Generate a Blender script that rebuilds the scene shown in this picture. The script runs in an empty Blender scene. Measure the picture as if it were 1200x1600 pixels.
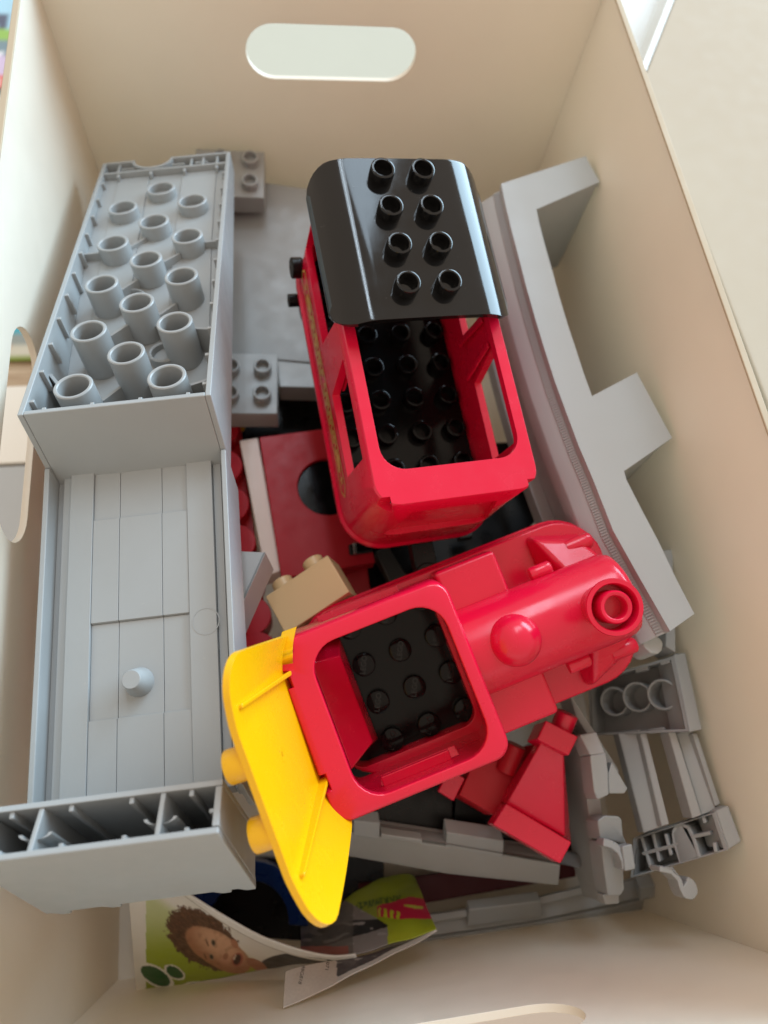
import bpy, bmesh, math, random
from mathutils import Matrix, Vector, noise
random.seed(7)
S = 0.001                     # everything below is written in millimetres
C = bpy.context.scene.collection
SC = bpy.context.scene

# ------------------------------------------------------------------ camera, world, lamps, exposure
cam = bpy.data.objects.new('camera', bpy.data.cameras.new('camera'))
C.objects.link(cam)
cam.matrix_world = Matrix(((0.988684, 0.061598, -0.136780, 0.0),
                           (-0.108063, 0.924875, -0.364594, 0.0),
                           (0.104046, 0.375249, 0.921066, 0.410),
                           (0, 0, 0, 1)))
cam.data.sensor_fit = 'HORIZONTAL'
cam.data.sensor_width = 36.0
cam.data.lens = 32.4
cam.data.clip_start = 0.01
cam.data.clip_end = 50
cam.data.dof.use_dof = True
cam.data.dof.focus_distance = 0.235
cam.data.dof.aperture_fstop = 11.0
SC.camera = cam

world = bpy.data.worlds.new('World')
SC.world = world
world.use_nodes = True
bg = world.node_tree.nodes['Background']
bg.inputs['Color'].default_value = (1.0, 0.83, 0.67, 1)
bg.inputs['Strength'].default_value = 0.55

def area_lamp(name, loc, target, sx, sy, power, color):
    L = bpy.data.lights.new(name, 'AREA')
    L.shape = 'RECTANGLE'; L.size = sx; L.size_y = sy
    L.energy = power; L.color = color
    o = bpy.data.objects.new(name, L)
    C.objects.link(o)
    o.location = loc
    d = Vector(target) - Vector(loc)
    o.rotation_euler = d.to_track_quat('-Z', 'Y').to_euler()
    return o
# the daylight window of the room, high beyond the far end of the box: a broad pane and a narrow brighter one
area_lamp('window_light', (2.05, 1.65, 1.0), (-0.05, 0.12, 0.12), 2.3, 1.5, 92, (0.56, 0.81, 1.0))
area_lamp('far_window_light', (0.62, 1.95, 2.35), (0.05, 0.2, 0.2), 0.75, 0.95, 11, (0.66, 0.84, 1.0))
for k, (x_, p_) in enumerate(((-0.10, 1.2), (-0.02, 2.2), (0.07, 1.2))):
    area_lamp('window_gap_light', (x_, 1.15, 1.75), (0.0, 0.15, 0.2), 0.04, 0.9, p_, (0.72, 0.87, 1.0))

SC.view_settings.view_transform = 'Standard'
SC.view_settings.look = 'None'
SC.view_settings.exposure = 0.70
SC.view_settings.gamma = 1.0
SC.cycles.max_bounces = 10
SC.cycles.diffuse_bounces = 8
SC.cycles.use_denoising = True
SC.cycles.sample_clamp_indirect = 6.0

# ------------------------------------------------------------------ materials
def mat(name, col, rough=0.4, var=0.04, bump=0.02, bscale=400, spec=0.5, coat=0.0, rvar=0.08, specks=0.0, sss=0.0):
    m = bpy.data.materials.new(name); m.use_nodes = True
    nt = m.node_tree; N = nt.nodes; L = nt.links
    b = N['Principled BSDF']
    tc = N.new('ShaderNodeTexCoord')
    n1 = N.new('ShaderNodeTexNoise'); n1.inputs['Scale'].default_value = 45; n1.inputs['Detail'].default_value = 5
    L.new(tc.outputs['Object'], n1.inputs['Vector'])
    mix = N.new('ShaderNodeMix'); mix.data_type = 'RGBA'
    mix.inputs[6].default_value = (col[0]*(1-var), col[1]*(1-var), col[2]*(1-var*1.3), 1)
    mix.inputs[7].default_value = (min(1, col[0]*(1+var)), min(1, col[1]*(1+var)), min(1, col[2]*(1+var)), 1)
    L.new(n1.outputs['Fac'], mix.inputs[0])
    last = mix.outputs[2]
    if specks > 0:
        v = N.new('ShaderNodeTexNoise'); v.inputs['Scale'].default_value = 520; v.inputs['Detail'].default_value = 2.5; v.inputs['Distortion'].default_value = 0.8
        L.new(tc.outputs['Object'], v.inputs['Vector'])
        r = N.new('ShaderNodeValToRGB'); r.color_ramp.elements[0].position = 0.725; r.color_ramp.elements[1].position = 0.76
        L.new(v.outputs['Fac'], r.inputs['Fac'])
        mm = N.new('ShaderNodeMath'); mm.operation = 'MULTIPLY'; mm.inputs[1].default_value = specks
        L.new(r.outputs['Color'], mm.inputs[0])
        mx = N.new('ShaderNodeMix'); mx.data_type = 'RGBA'
        mx.inputs[7].default_value = (0.45, 0.43, 0.40, 1)
        L.new(mm.outputs[0], mx.inputs[0]); L.new(last, mx.inputs[6]); last = mx.outputs[2]
    L.new(last, b.inputs['Base Color'])
    n2 = N.new('ShaderNodeTexNoise'); n2.inputs['Scale'].default_value = 110; n2.inputs['Detail'].default_value = 6
    L.new(tc.outputs['Object'], n2.inputs['Vector'])
    mr = N.new('ShaderNodeMapRange'); mr.inputs[1].default_value = 0.3; mr.inputs[2].default_value = 0.7
    mr.inputs[3].default_value = max(0.02, rough-rvar); mr.inputs[4].default_value = rough+rvar
    L.new(n2.outputs['Fac'], mr.inputs[0]); L.new(mr.outputs[0], b.inputs['Roughness'])
    n3 = N.new('ShaderNodeTexNoise'); n3.inputs['Scale'].default_value = bscale; n3.inputs['Detail'].default_value = 4
    L.new(tc.outputs['Object'], n3.inputs['Vector'])
    bp = N.new('ShaderNodeBump'); bp.inputs['Strength'].default_value = bump; bp.inputs['Distance'].default_value = 0.001
    L.new(n3.outputs['Fac'], bp.inputs['Height']); L.new(bp.outputs['Normal'], b.inputs['Normal'])
    b.inputs['Specular IOR Level'].default_value = spec
    b.inputs['Coat Weight'].default_value = coat
    if sss > 0:
        b.inputs['Subsurface Weight'].default_value = sss
        b.inputs['Subsurface Radius'].default_value = (0.002, 0.001, 0.001)
        b.inputs['Subsurface Scale'].default_value = 0.5
    return m

GREY = mat('grey plastic', (0.325, 0.342, 0.352), 0.36, var=0.05, bump=0.015, bscale=1200, specks=0.25)
GREYD = mat('grey plastic track', (0.34, 0.348, 0.348), 0.42, bump=0.015, bscale=1200)
GREYL = mat('light grey plastic', (0.41, 0.445, 0.46), 0.40, var=0.02, bump=0.008, bscale=1200)
RED = mat('red plastic', (0.66, 0.005, 0.040), 0.24, bump=0.006, bscale=150, rvar=0.06, sss=0.0, specks=0.02)
REDM = mat('darker red plastic', (0.46, 0.007, 0.018), 0.38, bump=0.01, bscale=600, spec=0.28)  # darker and duller than RED, for pieces lower in the pile
BLACK = mat('black plastic', (0.006, 0.006, 0.0065), 0.085, var=0.1, bump=0.006, bscale=120, rvar=0.03, specks=0.08, spec=0.42)
BLACKF = mat('shaded black plastic floor', (0.004, 0.004, 0.0042), 0.14, var=0.1, bump=0.01, spec=0.18)  # shaded copy of BLACK, reflections cut for the dark space above open floors
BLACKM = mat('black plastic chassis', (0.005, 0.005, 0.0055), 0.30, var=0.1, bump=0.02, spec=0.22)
YELLOW = mat('yellow plastic', (0.80, 0.43, 0.002), 0.27, var=0.01, bump=0.002, bscale=200, rvar=0.03)
TAN = mat('tan plastic', (0.70, 0.50, 0.27), 0.40)
WHITE = mat('white plastic', (0.88, 0.72, 0.64), 0.4)
BLUE = mat('dark blue plastic', (0.004, 0.018, 0.085), 0.28, spec=0.3)
BOX = mat('painted box board', (0.85, 0.80, 0.705), 0.42, var=0.03, bump=0.02, bscale=700)
def translucent(m, fac, col):
    nt = m.node_tree; b_ = nt.nodes['Principled BSDF']; out = nt.nodes['Material Output']
    tr = nt.nodes.new('ShaderNodeBsdfTranslucent'); tr.inputs['Color'].default_value = col
    mx = nt.nodes.new('ShaderNodeMixShader'); mx.inputs[0].default_value = fac
    nt.links.new(b_.outputs[0], mx.inputs[1]); nt.links.new(tr.outputs[0], mx.inputs[2]); nt.links.new(mx.outputs[0], out.inputs['Surface'])
translucent(BOX, 0.20, (0.95, 0.86, 0.70, 1))
EDGE = mat('box board edge', (0.47, 0.385, 0.28), 0.7, var=0.06, bump=0.03, spec=0.2)
CABINET = mat('cabinet paint', (0.44, 0.375, 0.295), 0.8, var=0.02, bump=0.0, spec=0.1)
WHITEWASH = mat('white painted board', (0.72, 0.73, 0.72), 0.5, var=0.05, bump=0.03, bscale=250)
GOLD = mat('gold print', (0.66, 0.36, 0.09), 0.35, var=0.15)
METAL = mat('axle metal', (0.55, 0.55, 0.55), 0.3)
METAL.node_tree.nodes['Principled BSDF'].inputs['Metallic'].default_value = 0.9

def wood():
    m = bpy.data.materials.new('floor wood'); m.use_nodes = True
    nt = m.node_tree; N = nt.nodes; L = nt.links; b = N['Principled BSDF']
    tc = N.new('ShaderNodeTexCoord'); mp = N.new('ShaderNodeMapping'); mp.inputs['Scale'].default_value = (4, 60, 4)
    L.new(tc.outputs['Object'], mp.inputs['Vector'])
    n = N.new('ShaderNodeTexNoise'); n.inputs['Scale'].default_value = 5; n.inputs['Detail'].default_value = 8; n.inputs['Distortion'].default_value = 0.6
    L.new(mp.outputs['Vector'], n.inputs['Vector'])
    r = N.new('ShaderNodeValToRGB')
    r.color_ramp.elements[0].position = 0.35; r.color_ramp.elements[0].color = (0.34, 0.23, 0.14, 1)
    r.color_ramp.elements[1].position = 0.68; r.color_ramp.elements[1].color = (0.56, 0.44, 0.31, 1)
    L.new(n.outputs['Fac'], r.inputs['Fac']); L.new(r.outputs['Color'], b.inputs['Base Color'])
    b.inputs['Roughness'].default_value = 0.4
    return m
WOOD = wood()

def attr_mat(name, rough=0.35, wrinkle=0.0):
    """flat print: the colour comes from the sheet's own print attribute"""
    m = bpy.data.materials.new(name); m.use_nodes = True
    nt = m.node_tree; N = nt.nodes; L = nt.links; b = N['Principled BSDF']
    a = N.new('ShaderNodeAttribute'); a.attribute_name = 'print'
    L.new(a.outputs['Color'], b.inputs['Base Color'])
    b.inputs['Roughness'].default_value = rough
    tc = N.new('ShaderNodeTexCoord'); n = N.new('ShaderNodeTexNoise'); n.inputs['Scale'].default_value = 130; n.inputs['Detail'].default_value = 5
    L.new(tc.outputs['Object'], n.inputs['Vector'])
    bp = N.new('ShaderNodeBump'); bp.inputs['Strength'].default_value = wrinkle; bp.inputs['Distance'].default_value = 0.002
    L.new(n.outputs['Fac'], bp.inputs['Height']); L.new(bp.outputs['Normal'], b.inputs['Normal'])
    return m
PRINT = attr_mat('printed paper', 0.32, 0.25)
MATPRINT = attr_mat('printed play mat', 0.6, 0.1)

# ------------------------------------------------------------------ building helpers
class MB:
    """collects shapes in one bmesh (millimetres)"""
    def __init__(self): self.bm = bmesh.new()
    def _add(self, vs, fs):
        V = [self.bm.verts.new(v) for v in vs]
        out = []
        for f in fs:
            try: out.append(self.bm.faces.new([V[i] for i in f]))
            except ValueError: pass
        return V
    def box(self, x0, x1, y0, y1, z0, z1):
        return self._add([(x0,y0,z0),(x1,y0,z0),(x1,y1,z0),(x0,y1,z0),(x0,y0,z1),(x1,y0,z1),(x1,y1,z1),(x0,y1,z1)],
                  [(3,2,1,0),(4,5,6,7),(0,1,5,4),(1,2,6,5),(2,3,7,6),(3,0,4,7)])
    def hexa(self, lo, hi):
        """lo, hi: matching loops of points"""
        n = len(lo)
        return self._add(list(lo)+list(hi), [tuple(range(n-1,-1,-1)), tuple(range(n,2*n))] + [(i,(i+1)%n,n+(i+1)%n,n+i) for i in range(n)])
    def prism(self, pts, vec):
        v = Vector(vec)
        return self.hexa([tuple(Vector(p)+v) for p in pts], pts)
    def loft(self, rings, cap0=True, cap1=True):
        n = len(rings[0]); vs = [p for r in rings for p in r]; fs = []
        for k in range(len(rings)-1):
            for i in range(n):
                j = (i+1) % n
                fs.append((k*n+i, k*n+j, (k+1)*n+j, (k+1)*n+i))
        if cap0: fs.append(tuple(range(n-1,-1,-1)))
        if cap1: fs.append(tuple((len(rings)-1)*n+i for i in range(n)))
        return self._add(vs, fs)
    def lathe(self, prof, axis_o=(0,0,0), ax='z', seg=28, closed=False):
        """prof: list of (r, t); revolve about ax through axis_o"""
        rings = []
        for r, t in prof:
            ring = []
            for i in range(seg):
                a = 2*math.pi*i/seg; c, s = r*math.cos(a), r*math.sin(a)
                p = {'z': (c, s, t), 'x': (t, c, s), 'y': (s, t, c)}[ax]
                ring.append((p[0]+axis_o[0], p[1]+axis_o[1], p[2]+axis_o[2]))
            rings.append(ring)
        if closed: rings.append(rings[0])
        vs = [p for r in rings for p in r]; n = seg; fs = []
        m = len(rings)-1 if not closed else len(rings)-1
        V = [self.bm.verts.new(p) for r in (rings[:-1] if closed else rings) for p in r]
        R = len(rings)-1 if closed else len(rings)
        for k in range(len(rings)-1):
            k2 = (k+1) % R if closed else k+1
            for i in range(n):
                j = (i+1) % n
                self.bm.faces.new((V[k*n+i], V[k*n+j], V[k2*n+j], V[k2*n+i]))
        if not closed:
            if prof[0][0] > 1e-6: self.bm.faces.new([V[i] for i in range(n-1,-1,-1)])
            if prof[-1][0] > 1e-6: self.bm.faces.new([V[(R-1)*n+i] for i in range(n)])
        return V
    def tube(self, x, y, z0, z1, ro, ri, seg=28):
        b = 0.35
        self.lathe([(ro,z0),(ro,z1-b),(ro-b,z1),(ri+b,z1),(ri,z1-b),(ri,z0)], (x,y,0), seg=seg, closed=True)
    def stud(self, x, y, z, h=4.5, ro=4.7, ri=3.3, dep=3.6, seg=24):
        b = 0.5
        self.lathe([(ro,z-0.6),(ro,z+h-b),(ro-b*.35,z+h-b*.3),(ro-b,z+h),(ri+0.2,z+h),(ri,z+h-0.2),(ri,z+h-dep),(0.001,z+h-dep)], (x,y,0), seg=seg)
    def solid_stud(self, x, y, z, h=4.5, ro=4.7, seg=24):
        self.lathe([(ro,z-0.6),(ro,z+h-.5),(ro-.15,z+h-.15),(ro-.5,z+h),(0.001,z+h)], (x,y,0), seg=seg)
    def mesh(self, name, M=None):
        bm = self.bm
        bmesh.ops.remove_doubles(bm, verts=bm.verts, dist=0.0008)
        bmesh.ops.recalc_face_normals(bm, faces=bm.faces)
        if M is not None: bm.transform(M)
        bm.transform(Matrix.Diagonal((S,S,S,1)))
        me = bpy.data.meshes.new(name); bm.to_mesh(me); bm.free()
        return me
    def build(self, name, m, parent=None, bevel=0.45, seg=2, M=None, angle=35):
        me = self.mesh(name, M)
        return link(name, me, m, parent, bevel, seg, angle)

def link(name, me, m, parent=None, bevel=0.0, seg=2, angle=35):
    if m is not None: me.materials.append(m)
    o = bpy.data.objects.new(name, me); C.objects.link(o)
    if parent is not None: o.parent = parent
    for p in me.polygons: p.use_smooth = True
    try: me.set_sharp_from_angle(angle=math.radians(angle))
    except Exception: pass
    if bevel > 0:
        b = o.modifiers.new('bevel', 'BEVEL'); b.width = bevel*S; b.segments = seg
        b.limit_method = 'ANGLE'; b.angle_limit = math.radians(angle); b.harden_normals = True
        b.use_clamp_overlap = True
    return o

def cut(o, cutters):
    """boolean difference, applied; the cutters do not stay in the scene"""
    bev = [mo for mo in o.modifiers if mo.type == 'BEVEL']
    saved = [(b.width, b.segments, b.angle_limit) for b in bev]
    for b in bev: o.modifiers.remove(b)
    tmp = []
    for mb in cutters:
        me = mb.mesh('cutter'); c = bpy.data.objects.new('cutter', me); C.objects.link(c)
        c.matrix_world = Matrix.Identity(4)
        tmp.append(c)
        md = o.modifiers.new('bool', 'BOOLEAN'); md.operation = 'DIFFERENCE'; md.solver = 'EXACT'; md.object = c
    par = o.parent; o.parent = None
    dg = bpy.context.evaluated_depsgraph_get(); dg.update()
    me2 = bpy.data.meshes.new_from_object(o.evaluated_get(dg))
    o.modifiers.clear(); old = o.data; o.data = me2
    for c in tmp: bpy.data.objects.remove(c)
    o.parent = par
    for p in me2.polygons: p.use_smooth = True
    for w, s, a in saved or [(0.0004, 2, math.radians(35))]:
        b = o.modifiers.new('bevel', 'BEVEL'); b.width = w; b.segments = s; b.limit_method = 'ANGLE'; b.angle_limit = a
        b.harden_normals = True; b.use_clamp_overlap = True
    me2.set_sharp_from_angle(angle=math.radians(35))
    return o

def thing(name, label, cat, M=None, group=None):
    o = bpy.data.objects.new(name, None); C.objects.link(o)
    o.empty_display_size = 0.02
    if M is not None:
        M = M.copy(); M.translation = M.translation*S
        o.matrix_world = M
    o['label'] = label; o['category'] = cat
    if group: o['group'] = group
    return o

def pose(rows, T):
    """rotation rows and position relative to the camera spot above the box"""
    M = Matrix(((rows[0][0],rows[0][1],rows[0][2],T[0]),(rows[1][0],rows[1][1],rows[1][2],T[1]),(rows[2][0],rows[2][1],rows[2][2],T[2]+410),(0,0,0,1)))
    r = M.to_quaternion().to_matrix().to_4x4(); r.translation = M.translation
    return r

def seat(o, px, py):
    """frame with origin o, x towards px, y on the side of py"""
    o = Vector(o); x = (Vector(px)-o).normalized(); y = Vector(py)-o
    y = (y-x*y.dot(x)).normalized(); z = x.cross(y)
    return Matrix(((x.x,y.x,z.x,o.x),(x.y,y.y,z.y,o.y),(x.z,y.z,z.z,o.z),(0,0,0,1)))

def copies(proto_mesh, name, m, parent, places, bevel=0.3, seg=2):
    """alike pieces sharing one mesh; places are offsets in mm"""
    first = None; out = []
    for p in places:
        if first is None: o = first = link(name, proto_mesh, m, parent, bevel, seg)
        else:
            o = first.copy(); C.objects.link(o); o.parent = parent
        o.location = Vector(p)*S
        out.append(o)
    return out

def rrect(x0, x1, y0, y1, r, z, n=7):
    pts = []
    for cx, cy, a0 in ((x1-r,y1-r,0),(x0+r,y1-r,90),(x0+r,y0+r,180),(x1-r,y0+r,270)):
        for k in range(n+1):
            a = math.radians(a0+90*k/n)
            pts.append((cx+r*math.cos(a), cy+r*math.sin(a), z))
    return pts

# ------------------------------------------------------------------ the room round the box
XL, XR, YN, YF, ZR = -96.3, 167.8, -74.2, 345.0, 211.6
b = MB(); b.box(-1500, 1500, -1200, 1800, -40, -14)
fl = b.build('floor', WOOD, None, 0); fl['kind'] = 'structure'
planks = []
pm = MB(); pm.box(-600, 600, -47, 47, -6, 0)
pme = pm.mesh('plank')
pl = []
for j in range(20):
    for i in (-1, 0, 1):
        pl.append((i*1203 + (j*377) % 900 - 450, -600+j*96.5, -8+random.uniform(-.25,.25)))
for k, o in enumerate(copies(pme, 'plank', WOOD, fl, pl, 0.8)): pass

# neighbouring cabinet, right of the box
ca = thing('cream_cabinet', 'plain cream panel-sided cabinet beside the box, with a pale edge strip', 'cabinet')
P0 = Vector((215, 363, 152)); P1 = Vector((410, 720, 152))
d = (P1-P0).normalized(); nrm = Vector((d.y, -d.x, 0))
q = [P0, P0-d*5+nrm*0, P1]
b = MB(); a0 = P0-d*650*0; 
b.prism([tuple(P0+nrm*4), tuple(P0+nrm*4+Vector((20,-900,0))), tuple(P0+nrm*900+Vector((200,-900,0))), tuple(P1+nrm*900), tuple(P1+nrm*4)], (0,0,-160))
b.build('side_panel', CABINET, ca, 1.0)
b = MB(); b.prism([tuple(P0+Vector((0,0,1))), tuple(P0+nrm*3.6+Vector((0,0,1))), tuple(P1+nrm*3.6+Vector((0,0,1))), tuple(P1+Vector((0,0,1)))], (0,0,-161))
b.build('edge_strip', WHITEWASH, ca, 0.6)
# white board lying on the floor along the box
b = MB(); b.box(196, 391, 250, 1200, -7, 8)
o = b.build('white_board', WHITEWASH, None, 1.0); o['label'] = 'long white painted board lying on the floor along the box'; o['category'] = 'board'
# white board beyond the far end, seen through the handle hole
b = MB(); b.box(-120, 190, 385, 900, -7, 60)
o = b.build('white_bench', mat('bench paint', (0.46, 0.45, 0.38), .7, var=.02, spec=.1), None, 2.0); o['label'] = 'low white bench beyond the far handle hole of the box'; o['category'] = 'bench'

# play mat left of the box, flat print
def sheet_colours(me, fn):
    ca_ = me.color_attributes.new('print', 'FLOAT_COLOR', 'POINT')
    for i, v in enumerate(me.vertices):
        c = fn(v.co); ca_.data[i].color = (c[0], c[1], c[2], 1)
def mat_col(co):
    x, y = co.x/S, co.y/S
    n = noise.noise(Vector((x*.02, y*.02, 3))); n2 = noise.noise(Vector((x*.05, y*.05, 9)))
    if y > 618+6*n: c = (0.40, 0.68, 0.86)
    elif y > 604+5*n: c = (0.30, 0.52, 0.12) if n2 > -.1 else (0.40, 0.66, 0.82)
    elif y > 588+4*n: c = (0.20, 0.29, 0.34)
    elif y > 562: c = (0.62, 0.52, 0.72)
    elif y > 548+5*n: c = (0.72, 0.14, 0.10)
    elif y > 538: c = (0.16, 0.15, 0.13)
    elif y > 420: c = (0.70, 0.55, 0.74)
    elif y > 311: c = (0.04, 0.36, 0.46)
    elif y > 302+4*n2: c = (0.26, 0.29, 0.27)
    elif y > 293+5*n2: c = (0.62, 0.20, 0.06) if n2 > -.12 else (0.55,0.52,0.42)
    else: c = (0.24, 0.36, 0.06)
    if n2 > 0.30 and y > 400: c = (0.10, 0.12, 0.18)
    elif n2 < -0.32 and y > 400: c = (0.80, 0.84, 0.90)
    return c
bm = bmesh.new(); bmesh.ops.create_grid(bm, x_segments=110, y_segments=150, size=0.5)
bm.transform(Matrix.Translation((-0.33, 0.64, -0.004)) @ Matrix.Diagonal((0.40, 0.70, 1, 1)))
me = bpy.data.meshes.new('play_mat'); bm.to_mesh(me); bm.free()
sheet_colours(me, mat_col)
o = link('play_mat', me, MATPRINT); o['label'] = 'colourful printed play mat on the floor left of the box'; o['category'] = 'play mat'
sm = o.modifiers.new('thick', 'SOLIDIFY'); sm.thickness = 0.002

b = MB(); b.box(-420, -102, 212, 268, -8, -2)
o = b.build('cream_board', mat('cream board', (0.80, 0.78, 0.72), .5, var=.03), None, 0.6); o['label'] = 'narrow pale cream board on the floor, seen through the left handle hole'; o['category'] = 'board'
b = MB(); b.box(-420, -102, -200, 210, -8, -3)  # flat grey slab for the grey area next to the cream board
o = b.build('grey_floor_patch', mat('grey patch', (0.42, 0.44, 0.45), .5, var=.03), None, 0.6); o['label'] = 'grey patch on the floor below the cream one, seen through the left handle hole'; o['category'] = 'board'
b = MB(); b.box(-60, 200, -420, -82, -8, -3)
o = b.build('white_sheet', mat('white sheet', (0.88, 0.87, 0.89), .6, var=.02), None, 0.6); o['label'] = 'white sheet on the floor, seen through the near handle hole of the box'; o['category'] = 'sheet'
# ------------------------------------------------------------------ the storage box
bx = thing('storage_box', 'cream storage box with oval handle holes, full of toy train pieces', 'storage box')
TH = 2.6
def stadium(c, w, h, n=14):
    pts = []
    r = h/2
    for k in range(n+1):
        a = math.radians(-90+180*k/n); pts.append((c[0]+w/2-r+r*math.cos(a), c[1]+r*math.sin(a)))
    for k in range(n+1):
        a = math.radians(90+180*k/n); pts.append((c[0]-w/2+r+r*math.cos(a), c[1]+r*math.sin(a)))
    return pts
def wall(axis, u0, u1, p0, p1, slot):
    b = MB()
    if axis == 'y': b.box(u0, u1, min(p0,p1), max(p0,p1), 0, ZR-1)
    else: b.box(min(p0,p1), max(p0,p1), u0, u1, 0, ZR-1)
    w = b.build('wall_panel', BOX, bx, 0.2, 2)
    e = MB(); lo_, hi_ = min(p0,p1)-.05, max(p0,p1)+.05
    if axis == 'y': e.box(u0-.05, u1+.05, lo_, hi_, ZR-1.02, ZR)
    else: e.box(lo_, hi_, u0+.06, u1-.06, ZR-1.02, ZR)
    e.build('rim', EDGE, bx, 0.35, 2)
    if slot:
        s = stadium(slot, 86, 28)
        c = MB()
        if axis == 'y': c.prism([(x, max(p0,p1)+5, z) for x, z in s], (0, -abs(p1-p0)-10, 0))
        else: c.prism([(max(p0,p1)+5, y, z) for y, z in s], (-abs(p1-p0)-10, 0, 0))
        cut(w, [c])
    return w
XC, YC, ZS = (XL+XR)/2, (YN+YF)/2, 172.0
wall('y', XL-TH, XR+TH, YF, YF+TH, (XC+0.5, ZS))
wall('y', XL-TH, XR+TH, YN, YN-TH, (XC+5, 151.5))
wall('x', YN, YF, XL, XL-TH, (YC, ZS))
wall('x', YN, YF, XR, XR+TH, None)
b = MB(); b.box(XL-TH, XR+TH, YN-TH, YF+TH, -6, -0.01); b.build('floor_panel', BOX, bx, 0.5)

# ------------------------------------------------------------------ grey bridge ramp, hollow side up
MB_BR = pose([[0.9935, 0.0273, -0.1107], [0.0087, 0.9498, 0.3127], [0.1137, -0.3116, 0.9434]], (-86.78, 125.8, -210.85))
br = thing('toy_bridge_ramp', 'big grey bridge ramp upside down along the left wall, open tubes showing', 'toy bridge piece', MB_BR)
def fw(v):           # underside of the roadway inside the wedge, height below the rim
    T_ = ((-20,-29),(0,-25.5),(28,-20.5),(45,-17),(77,-11.6),(109,-6.8),(157,-3.9),(190,-3.2))
    for (a, c), (a2, c2) in zip(T_, T_[1:]):
        if v <= a2: return c+(c2-c)*(v-a)/(a2-a)
    return -3.2
t = 2.0
b = MB()             # long side walls of the wedge end
for x0, x1 in ((0, t), (64-t, 64)):
    b.hexa([(x0,-3,-23-9),(x1,-3,-23-9),(x1,188.6,-11),(x0,188.6,-11)], [(x0,0,0),(x1,0,0),(x1,188.6,0),(x0,188.6,0)])
b.build('side_wall', GREY, br, 0.4)
b = MB(); b.hexa([(t,-3,-32.5),(64-t,-3,-32.5),(64-t,-3+t,-32.5),(t,-3+t,-32.5)], [(t,0.01,0),(64-t,0.01,0),(64-t,t,0),(t,t,0)])
b.build('near_wall', GREY, br, 0.4)
o = MB(); o.hexa([(t,177.0,-8),(64-t,177.0,-8),(64-t,178.6,-11),(t,178.6,-11)], [(t,177.0,-.6),(64-t,177.0,-.6),(64-t,178.6,-.6),(t,178.6,-.6)])
o.build('cross_wall', GREY, br, 0.3)
b = MB()             # far end wall with the round coupling notch
b.box(t, 15.5, 186.8, 188.6, -11, -0.01); b.box(34.5, 64-t, 186.8, 188.6, -11, -0.01)
arc = [(25+9*math.cos(math.radians(a)), 188.6+9*math.sin(math.radians(a))) for a in range(180, 361, 15)]
arci = [(25+10.6*math.cos(math.radians(a)), 188.6+10.6*math.sin(math.radians(a))) for a in range(180, 361, 15)]
for k in range(len(arc)-1):
    b.hexa([arc[k]+(-11,), arc[k+1]+(-11,), arci[k+1]+(-11,), arci[k]+(-11,)], [arc[k]+(-0.02,), arc[k+1]+(-0.02,), arci[k+1]+(-0.02,), arci[k]+(-0.02,)])
b.build('end_wall', GREY, br, 0.25)
# underside planking of the wedge
for x0, x1, dz in ((t,8.5,-.3),(8.6,23.8,0),(23.9,40,-.35),(40.1,57.0,0),(57.1,64-t,-.3)):
    b = MB(); vs_ = (0, 15, 30, 45, 60, 77, 93, 109, 130, 157, 177)
    b.loft([[(x0,v,fw(v)+dz-5),(x1,v,fw(v)+dz-5),(x1,v,fw(v)+dz),(x0,v,fw(v)+dz)] for v in vs_])
    b.build('plank', GREY, br, 0.15)
b = MB(); b.box(t, 64-t, 177, 187.5, -9, -7.5); b.build('end_floor', GREY, br, 0.15)
# 15 tubes in three staggered rows
for i, (u, v0, n) in enumerate(((16,13.0,5),(32,28.8,5),(48,13.0,5))):
    for k in range(n):
        v = v0+31.8*k
        b = MB(); b.tube(u, v, fw(v)-1.2, -0.3, 6.75, 5.35, 36)
        b.build('tube', GREY, br, 0)
# thin webs between the tubes
wb = []
def web(p, q, top, th=1.2):
    p = Vector(p+(0,)); q = Vector(q+(0,)); d = (q-p).normalized(); n_ = Vector((-d.y, d.x, 0))*th/2
    b = MB()
    lo = [(*(p+n_).xy, fw(p.y)-1), (*(q+n_).xy, fw(q.y)-1), (*(q-n_).xy, fw(q.y)-1), (*(p-n_).xy, fw(p.y)-1)]
    hi = [(a[0], a[1], top) for a in lo]
    b.hexa(lo, hi); b.build('web', GREY, br, 0.15)
web((2, 30), (10.5, 17), -7); web((53.5, 48), (62, 46), -6); web((21, 50), (27.5, 57), -7); web((37.5, 57), (43.5, 49), -9)
web((21.3, 81), (27.6, 88), -6.5); web((37.5, 97), (44, 103), -5); web((2, 108), (9.5, 108), -4); web((54.5, 108.5), (62, 108.5), -4)
web((21, 112), (27.6, 119), -5); web((21, 18), (27.4, 25.5), -12); web((37, 26), (43.6, 18), -12); web((37, 63), (44.0, 71), -9)
web((53.5, 15), (62, 18), -7)
# half-round gussets at the foot of the near tubes
for (u, v) in ((24.5, 14), (40.5, 14), (24.5, 46), (40.5, 46), (56.5, 13), (24.5, 78), (40.5, 46.5)):
    b = MB(); b.tube(u, v, fw(v)-1, fw(v)+3.0, 6.4, 5.5, 24); b.build('gusset', GREY, br, 0)
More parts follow.
